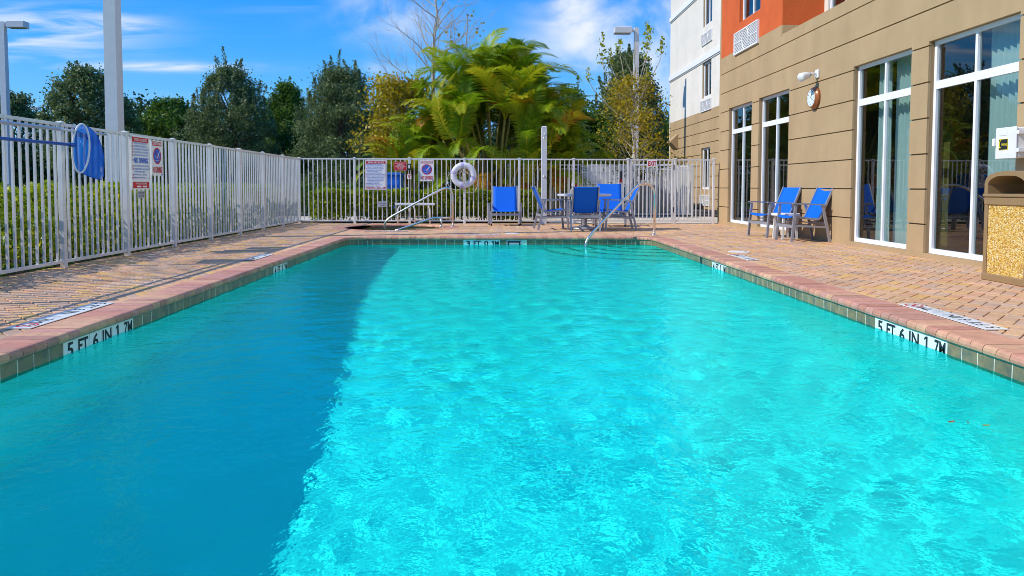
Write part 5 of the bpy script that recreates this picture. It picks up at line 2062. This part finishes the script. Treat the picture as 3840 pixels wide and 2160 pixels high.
def broadleaf(name, label, x, y, h, w, seed, mat='foliage_oak', bark='bark_dark', leaves=16000, leaf=0.12, base=0.12, clusters=230, spires=14, blob=0.34, group=None, shape=1.0, tint_mu=0.45):
    rng = np.random.default_rng(seed)
    root = thing(name, label, 'tree', (x, y, -0.03), rng.uniform(0, 6.28), group)
    tr = MB()
    th = h * 0.55
    tp = limb(tr, (0, 0, 0), (rng.normal() * 0.1, rng.normal() * 0.1, th), 0.055 * h ** 0.6 * 0.75, 0.03, rng, 0.04, 8, 7)
    # crown: cluster centres through an uneven envelope
    cc = []
    lobes = rng.uniform(0.75, 1.15, 9)
    while len(cc) < clusters:
        tz = rng.uniform(0, 1)
        env = (math.sin(math.pi * min(1, (0.16 + 0.84 * tz) ** shape * 0.93 + 0.02))) ** 0.75
        ang = rng.uniform(0, 2 * math.pi)
        k = ang / (2 * math.pi) * 9
        lobe = lobes[int(k) % 9] * (1 - k % 1) + lobes[(int(k) + 1) % 9] * (k % 1)
        rad = w / 2 * env * lobe * math.sqrt(rng.uniform(0.10, 1.0)) * rng.choice([0.86, 0.92, 1.0, 1.14])
        cc.append((rad * math.cos(ang), rad * math.sin(ang), h * (base + (0.95 - base) * tz)))
    cc = np.array(cc)
    # limbs to some of the clusters
    for c in cc[:: max(1, clusters // 34)]:
        zz_ = min(th * 0.98, max(h * 0.1, c[2] * 0.55))
        p = tp[min(len(tp) - 1, int(zz_ / th * (len(tp) - 1)))]
        limb(tr, p, c, 0.05 * (h / 7), 0.012, rng, 0.10, 5, 4)
    per = leaves // (clusters + spires)
    pts = []
    for c in cc:
        k = max(10, int(per * rng.uniform(0.6, 1.4)))
        b_ = blob * rng.uniform(0.65, 1.25)
        o = rng.normal(size=(k, 3)) * np.array([b_, b_, b_ * 0.8]) * 0.62
        pts.append(c + o)
    # twigs that stand up out of the crown
    for i in range(spires):
        ang, rr_ = rng.uniform(0, 6.28), w * 0.5 * math.sqrt(rng.uniform(0, 0.75))
        z0 = h * (0.97 - 0.55 * (rr_ / (w * 0.5)) ** 1.6)
        p0 = Vector((rr_ * math.cos(ang), rr_ * math.sin(ang), z0 - 0.5))
        L = rng.uniform(0.8, 1.6) * h / 7
        p1 = p0 + Vector((rng.normal() * 0.18, rng.normal() * 0.18, L))
        limb(tr, p0, p1, 0.016, 0.005, rng, 0.05, 4, 3)
        k = int(per * 0.9)
        u = rng.uniform(0, 1, k)
        q = np.array(p0)[None] + (np.array(p1) - np.array(p0))[None] * u[:, None]
        pts.append(q + rng.normal(size=(k, 3)) * (0.14 * (1.15 - u))[:, None])
    tr.build('trunk', bark, root, True)
    pos = np.concatenate(pts)
    pos = pos[pos[:, 2] > 0.15]
    leaf_cloud('crown', mat, pos, leaf, rng, root, tint=np.clip(rng.normal(tint_mu, 0.24, len(pos)), 0, 1))
    return root


GT = 'trees standing beyond the fences'
broadleaf('oak_tree', 'dark oak half hidden behind the lamp post above the leaf net', -30.2, 45, 6.9, 4.4, 21, leaves=20400, leaf=0.172, group=GT)
broadleaf('oak_tree', 'round dark oak between the lamp post and the thick white pole', -20.6, 36, 7.0, 4.3, 22, leaves=25500, leaf=0.149, base=0.25, group=GT, spires=18)
broadleaf('leafy_tree', 'low bright green tree between the thick white pole and a shaggy oak', -18.6, 41, 6.0, 5.2, 23, 'foliage_green', leaves=25500, leaf=0.161, group=GT, spires=10)
broadleaf('oak_tree', 'tall shaggy oak with upright twigs above the long fence', -13.3, 36, 7.1, 5.0, 24, leaves=56000, leaf=0.105, group=GT, spires=46, base=0.02, shape=0.62)
broadleaf('leafy_tree', 'slim bright green tree between the two shaggy oaks', -12.3, 42, 7.2, 3.2, 25, 'foliage_green', leaves=20400, leaf=0.149, group=GT, spires=10)
broadleaf('leafy_tree', 'dark green bushy tree filling the gap behind the fence corner', -10.2, 38, 4.6, 4.0, 26, 'foliage_green', leaves=20400, leaf=0.149, base=0.02, group=GT, tint_mu=0.2, spires=6)
broadleaf('oak_tree', 'big shaggy oak beside the golden maple and the palms', -7.3, 34, 6.7, 5.2, 27, leaves=60000, leaf=0.105, group=GT, spires=50, base=0.02, shape=0.66)
broadleaf('leafy_tree', 'thin airy green tree rising between the palms and the yellow maple', 4.1, 37, 6.3, 2.6, 28, 'foliage_green', leaves=7650, leaf=0.138, group=GT, spires=16, base=0.3, clusters=60, tint_mu=0.7)
broadleaf('leafy_tree', 'dark green bushy tree low between the palms and the yellow maple', 3.8, 32, 4.5, 4.4, 29, 'foliage_green', leaves=25500, leaf=0.149, base=0.02, group=GT, tint_mu=0.35, spires=6)
broadleaf('oak_tree', 'dark oak standing behind the lamp post and the yellow maple', 7.0, 37, 8.2, 4.5, 30, leaves=34000, leaf=0.149, group=GT, spires=20, base=0.03, shape=0.75)
broadleaf('leafy_tree', 'dark green tree between the hotel wing and the dark oak', 9.6, 41, 5.0, 4.6, 31, 'foliage_green', leaves=15300, leaf=0.161, base=0.02, group=GT, tint_mu=0.3, spires=4)

# the dense dark wood that closes the view behind them
rng = np.random.default_rng(77)
n = 90000
wx = rng.uniform(-60, 22, n)
top = 2.6 + 2.9 * np.clip((wx + 27) / 4, 0, 1) - 1.2 * np.clip((wx + 7) / 3, 0, 1) + 0.5 * np.sin(wx * 0.75) + 0.5 * np.sin(wx * 1.9 + 1) + rng.normal(0, 0.35, n)
wz = rng.uniform(0, 1, n) ** 0.8 * np.maximum(top, 1.2)
pos = np.stack([wx, 46 + rng.normal(0, 1.3, n), wz], 1)
o = leaf_cloud('woodland', 'foliage_dark', pos, 0.34, rng, None)
tag(o, 'dark mass of undergrowth closing the view behind the trees', 'woodland', kind='stuff')


# hedges
def hedge(label, x0, y0, x1, y1, h, n, seed, leaf=0.055, sparse=0.0, mat='foliage_hedge'):
    rng = np.random.default_rng(seed)
    root = thing('hedge', label, 'hedge', ((x0 + x1) / 2, (y0 + y1) / 2, -0.02))
    lx, ly = (x1 - x0) / 2, (y1 - y0) / 2
    u = rng.uniform(-1, 1, (n, 3))
    # push most of the leaves toward the clipped faces
    k = rng.integers(0, 4, n)
    u[k == 0, 2] = 1 - np.abs(rng.normal(0, 0.12, (k == 0).sum()))
    sel = k == 1
    if lx < ly:
        u[sel, 0] = np.sign(u[sel, 0]) * (1 - np.abs(rng.normal(0, 0.15, sel.sum())))
    else:
        u[sel, 1] = np.sign(u[sel, 1]) * (1 - np.abs(rng.normal(0, 0.15, sel.sum())))
    pos = np.stack([u[:, 0] * lx, u[:, 1] * ly, (u[:, 2] + 1) / 2 * h], 1)
    pos[:, 2] += 0.035 * np.sin(pos[:, 0] * 7 + pos[:, 1] * 5) + rng.normal(0, 0.02, n)
    if sparse:
        keep = rng.uniform(0, 1, n) < np.clip((pos[:, 2] / h - sparse) / 0.35 + 0.25 + 0.35 * np.sin(pos[:, 0] * 4.3), 0.05, 1)
        pos = pos[keep]
    pos = pos[pos[:, 2] > 0.02]
    leaf_cloud('foliage', mat, pos, leaf, rng, root, elong=1.7, up=0.5)
    mb = MB()
    L = max(lx, ly)
    m_ = int(L * 2 / 0.42)
    for i in range(m_):
        t_ = -1 + 2 * (i + 0.5) / m_
        b_ = Vector((t_ * lx if lx > ly else 0, t_ * ly if ly >= lx else 0, 0))
        for q in range(5):
            e = b_ + Vector((rng.normal() * 0.22, rng.normal() * 0.22, h * rng.uniform(0.5, 0.85)))
            limb(mb, b_ + Vector((rng.normal() * 0.04, rng.normal() * 0.04, 0)), e, 0.012, 0.004, rng, 0.1, 4, 3)
    mb.build('stem', 'bark_dark', root)
    return root


hedge('clipped yellow green hedge along the outside of the long fence', -6.15, 3.2, -5.0, 16.6, 0.90, 30000, 41, 0.075)
hedge('yellow green hedge with bare stems behind the spa fence', -4.55, 17.25, 1.2, 17.95, 0.80, 26000, 42, 0.075, sparse=0.12)
hedge('bright green low hedge at the foot of the white wing', 6.75, 18.3, 8.35, 21.2, 0.27, 9000, 43, 0.06, mat='foliage_green')
hedge('dark green hedge further back across the walkway', -12.0, 21.4, -4.2, 22.3, 0.95, 14000, 44, 0.09, mat='foliage_green')

# leaf litter and small weeds along the foot of the long fence
rng = np.random.default_rng(9)
n = 2600
pos = np.stack([rng.uniform(-5.25, -4.80, n), rng.uniform(3, 16.8, n), rng.uniform(-0.015, 0.05, n) ** 1], 1)
o = leaf_cloud('ground_cover', 'foliage_green', pos, 0.06, rng, None, up=0.2)
tag(o, 'small weeds and fallen leaves on the mulch under the fence', 'ground cover', kind='stuff')


# palms
def frond_mesh(seed, L=2.3, droop=1.9, e0=1.0, tint=0.45, leaflets=46, ll=0.52):
    """feather frond growing along +x from the origin, arching over"""
    rng = np.random.default_rng(seed)
    V, F, T = [], [], []
    n = 26
    p = np.array([0.0, 0, 0])
    pts = [p.copy()]
    dirs = []
    for k in range(n):
        t_ = k / n
        e = e0 - droop * t_ ** 1.5
        d = np.array([math.cos(e), 0.0, math.sin(e)])
        dirs.append(d)
        p = p + d * L / n
        pts.append(p.copy())
    dirs.append(dirs[-1])
    pts, dirs = np.array(pts), np.array(dirs)
    # rachis as a thin three-sided strip
    for k in range(n):
        r0, r1 = 0.016 * (1 - k / n) + 0.003, 0.016 * (1 - (k + 1) / n) + 0.003
        b_ = len(V)
        V += [pts[k] + [0, -r0, 0], pts[k] + [0, r0, 0], pts[k + 1] + [0, r1, 0], pts[k + 1] + [0, -r1, 0]]
        F.append((b_, b_ + 1, b_ + 2, b_ + 3))
        T.append(0.75)
    for s in (-1, 1):
        for i in range(leaflets):
            t_ = 0.14 + 0.86 * (i + rng.uniform(-0.2, 0.2)) / leaflets
            f_ = min(n - 1e-3, max(0, t_ * n))
            k = int(f_)
            a = f_ - k
            q = pts[k] * (1 - a) + pts[k + 1] * a
            d = dirs[k]
            upv = np.array([-d[2], 0, d[0]])
            l = ll * (math.sin(math.pi * min(1, 0.12 + 0.86 * t_)) ** 0.6) * rng.uniform(0.85, 1.1)
            fw = 0.35 + 0.75 * t_
            dv = np.array([0, s * 1.0, 0]) * 0.9 + d * fw + upv * (0.42 - 0.25 * t_) + rng.normal(size=3) * 0.05
            dv /= np.linalg.norm(dv)
            wv = np.cross(dv, upv)
            wv /= np.linalg.norm(wv) + 1e-9
            wd = 0.019
            m_ = q + dv * l * 0.5
            tip = q + dv * l * 0.97 + np.array([0, 0, -0.24 * l])
            b_ = len(V)
            V += [q - wv * wd * 0.4, q + wv * wd * 0.4, m_ + wv * wd, m_ - wv * wd]
            F.append((b_, b_ + 1, b_ + 2, b_ + 3))
            V += [m_ - wv * wd, m_ + wv * wd, tip + wv * 0.003, tip - wv * 0.003]
            F.append((b_ + 4, b_ + 5, b_ + 6, b_ + 7))
            tt = float(np.clip(tint + rng.normal(0, 0.07), 0, 1))
            T += [tt, min(1, tt + 0.06)]
    return np_mesh('frond', np.array(V), np.array(F), 'foliage_palm', False, T)


FR = []
for i in range(14):
    FR.append(frond_mesh(100 + i, 2.0 + 0.16 * (i % 4), 1.5 + 0.28 * (i % 5), 1.15, [0.32, 0.42, 0.5, 0.6, 0.38, 0.7, 0.46][i % 7]))
FR_DEAD = [frond_mesh(130, 1.9, 2.4, 0.8, 0.97), frond_mesh(131, 1.7, 2.2, 0.9, 0.90)]


def palm_clump(label, x, y, spread, canes, hmax, seed, scale=1.0):
    rng = np.random.default_rng(seed)
    root = thing('areca_palm', label, 'palm', (x, y, -0.02))
    for i in range(canes):
        a = 2 * math.pi * (i * 0.618 % 1) + rng.normal() * 0.2
        r = spread * math.sqrt((i + 0.5) / canes)
        h = hmax * (1.0 - 0.50 * (r / spread) ** 2.0) * rng.uniform(0.85, 1.05)
        b_ = Vector((0.35 * r * math.cos(a), 0.35 * r * math.sin(a), 0))
        tpt = Vector((r * math.cos(a), r * math.sin(a), h))
        mid = b_.lerp(tpt, 0.5) + Vector((-0.12 * math.cos(a), -0.12 * math.sin(a), 0.1))
        MB().tube(smooth_path([b_, mid, tpt], 4), [0.045 - 0.002 * k for k in range(9)], 7).build('stem', 'cane', root, True)
        nf = rng.integers(6, 9)
        for k in range(nf):
            ya = a + (k / nf) * 2 * math.pi + rng.normal() * 0.25
            # lean outward fronds lower, inner ones up
            out = math.cos(ya - a)
            tilt = 0.30 - 0.28 * out * (r / spread) + rng.normal() * 0.14 + (0.45 if k % 3 == 0 else 0)
            me = FR[rng.integers(0, len(FR))]
            if rng.uniform() < 0.035 and r > 0.5 * spread:
                me = FR_DEAD[rng.integers(0, 2)]
            o = link('frond', me, root)
            o.location = tpt
            o.rotation_euler = (rng.normal() * 0.2, -tilt, ya)
            sc_ = scale * rng.uniform(0.75, 1.1)
            o.scale = (sc_, sc_, sc_)
    # skirt of low outer fronds and hanging dead ones near the canes
    for k in range(26):
        ya = 2 * math.pi * k / 26 + rng.normal() * 0.1
        o = link('frond', FR[rng.integers(0, len(FR))], root)
        rr_ = spread * rng.uniform(0.55, 0.95)
        o.location = (rr_ * math.cos(ya), rr_ * math.sin(ya), rng.uniform(0.5, 1.7))
        o.rotation_euler = (rng.normal() * 0.2, -rng.uniform(-0.2, 0.3), ya + rng.normal() * 0.4)
        o.scale = (scale * 0.8,) * 3
    for k in range(9):
        ya = rng.uniform(0, 6.28)
        o = link('frond', FR_DEAD[k % 2], root)
        o.location = (0.5 * math.cos(ya), 0.5 * math.sin(ya) - 0.3, rng.uniform(1.0, 1.7))
        o.rotation_euler = (rng.normal() * 0.2, 1.0, ya)
        o.scale = (scale * 0.6,) * 3
    return root


palm_clump('big arching clump of areca palms behind the life ring', 0.0, 21.9, 2.05, 40, 3.65, 5, 1.05)
palm_clump('low palm clump beside the golden maple', -2.55, 22.3, 0.9, 9, 2.0, 8, 0.85)
palm_clump('low palm clump behind the shower post', 1.75, 22.1, 0.9, 9, 2.2, 9, 0.85)


# bare and yellowing maples
def branching(mb, p, d, L, r, depth, rng, tips, spread=0.55, nch=(2, 4), ratio=0.70, droop=0.0):
    p = Vector(p)
    d = Vector(d).normalized()
    pts, rs = [p], [r]
    q = p
    seg = 4
    for k in range(seg):
        d = (d + Vector(rng.normal(size=3)) * 0.10 + Vector((0, 0, 0.05 - droop))).normalized()
        q = q + d * (L / seg)
        pts.append(q)
        rs.append(r * (1 - 0.45 * (k + 1) / seg))
    mb.tube(pts, rs, 5 if r > 0.012 else 3, False)
    if depth == 0:
        tips.append((q, d))
        return
    n = int(rng.integers(nch[0], nch[1] + 1))
    for k in range(n):
        t_ = rng.integers(1, seg + 1) if k else seg
        b_ = pts[t_]
        nd = (d + Vector(rng.normal(size=3)).normalized() * spread * rng.uniform(0.7, 1.3)).normalized()
        branching(mb, b_, nd, L * ratio * rng.uniform(0.8, 1.15), max(0.003, rs[t_] * 0.68), depth - 1, rng, tips, spread, nch, ratio, droop)
    tips.append((q, d))


def maple(label, x, y, h, seed, trunk_r, leaves, leaf=0.13, mat='foliage_gold', name='maple_tree', low=0.12, width=1.3, lime=0, shoots=(), branches=26, depth=2, leaf_lo=0.0, leaf_hi=1.0):
    rng = np.random.default_rng(seed)
    root = thing(name, label, 'tree', (x, y, -0.03), 0)
    tr = MB()
    tpts = limb(tr, (0, 0, 0), (0.05, 0.05, h * 0.93), trunk_r, 0.012, rng, 0.02, 8, 12)
    tips = []
    for k in range(branches):
        t_ = low + (0.93 - low) * (k + rng.uniform(0, 1)) / branches
        p = tpts[0].lerp(tpts[-1], t_)
        p = tpts[min(12, int(t_ * 12))].lerp(tpts[min(12, int(t_ * 12) + 1)], (t_ * 12) % 1)
        a = k * 2.4 + rng.normal() * 0.3
        e = rng.uniform(0.5, 0.95)
        L = width * (1.15 - 0.75 * t_) * rng.uniform(0.7, 1.1)
        branching(tr, p, (math.cos(a) * math.cos(e), math.sin(a) * math.cos(e), math.sin(e)), L * 0.62, 0.30 * trunk_r * (1.1 - t_ * 0.6), depth, rng, tips)
    tr.build('trunk', 'bark_pale', root, True)
    if leaves:
        T = np.array([tuple(q) for q, d in tips if leaf_lo * h <= q.z <= leaf_hi * h])
        k = rng.integers(0, len(T), leaves)
        pos = T[k] + rng.normal(size=(leaves, 3)) * np.array([0.16, 0.16, 0.13])
        leaf_cloud('crown', mat, pos, leaf, rng, root, up=-0.3, elong=1.3)
    for dx, dy, z0, z1 in shoots:
        p0 = tpts[min(12, int((z0 - 1.6) / (h * 0.93) * 12))]
        sm = MB()
        path = smooth_path([p0, (dx * 0.75, dy * 0.75, z0 - 0.55), (dx, dy, z0), (dx * 1.04, dy, z1)], 4)
        sm.tube(path, [0.022 - 0.0014 * q for q in range(len(path))], 5, False)
        sm.build('shoot', 'bark_pale', root, True)
        k = int((z1 - z0) * 75)
        u = rng.uniform(0, 1, k)
        pos = np.stack([dx * (1 + 0.04 * u) + rng.normal(0, 0.075, k) * (1.2 - u * 0.7), dy + rng.normal(0, 0.075, k), z0 + (z1 - z0) * u], 1)
        leaf_cloud('shoot_leaves', 'foliage_lime', pos, leaf * 1.25, rng, root, up=-0.2, elong=1.3)
    if lime:
        T = np.array([tuple(q) for q, d in tips if q.z > 0.78 * h])
        if len(T):
            kk_ = T[rng.integers(0, len(T), 12)]
            pos = np.concatenate([c + rng.normal(size=(lime // 12, 3)) * np.array([0.07, 0.07, 0.24]) for c in kk_])
            leaf_cloud('shoot_leaves', 'foliage_lime', pos, leaf, rng, root, up=-0.2, elong=1.3)
    return root


maple('slender yellow maple with pale trunk by the lamp post', 4.75, 24.2, 6.3, 61, 0.07, 5400, 0.08, branches=30, width=1.55, depth=2, leaf_hi=0.74, shoots=[(-1.05, 0, 5.15, 6.2), (-1.5, 0.1, 4.55, 5.0), (-0.75, 0.2, 5.2, 5.7), (-0.5, -0.2, 5.45, 5.95), (0.45, 0, 5.3, 6.6), (0.62, 0.3, 5.9, 6.45), (0.95, 0, 5.4, 6.1), (0.4, -0.2, 4.6, 5.0)])
maple('golden leaved maple pressed between the palms and the big oak', -3.15, 22.9, 4.9, 62, 0.06, 8500, 0.10, branches=40, width=1.75, leaf_hi=0.88)
maple('tall bare tree with pale forked trunk above the palms', -2.35, 26.5, 10.5, 63, 0.13, 0, branches=30, low=0.30, width=3.0, depth=3, name='bare_tree')
maple('thin bare sapling with a few last leaves above the palms', -1.05, 25.5, 7.6, 64, 0.06, 90, 0.13, branches=16, low=0.5, width=1.5, depth=2, name='bare_tree')
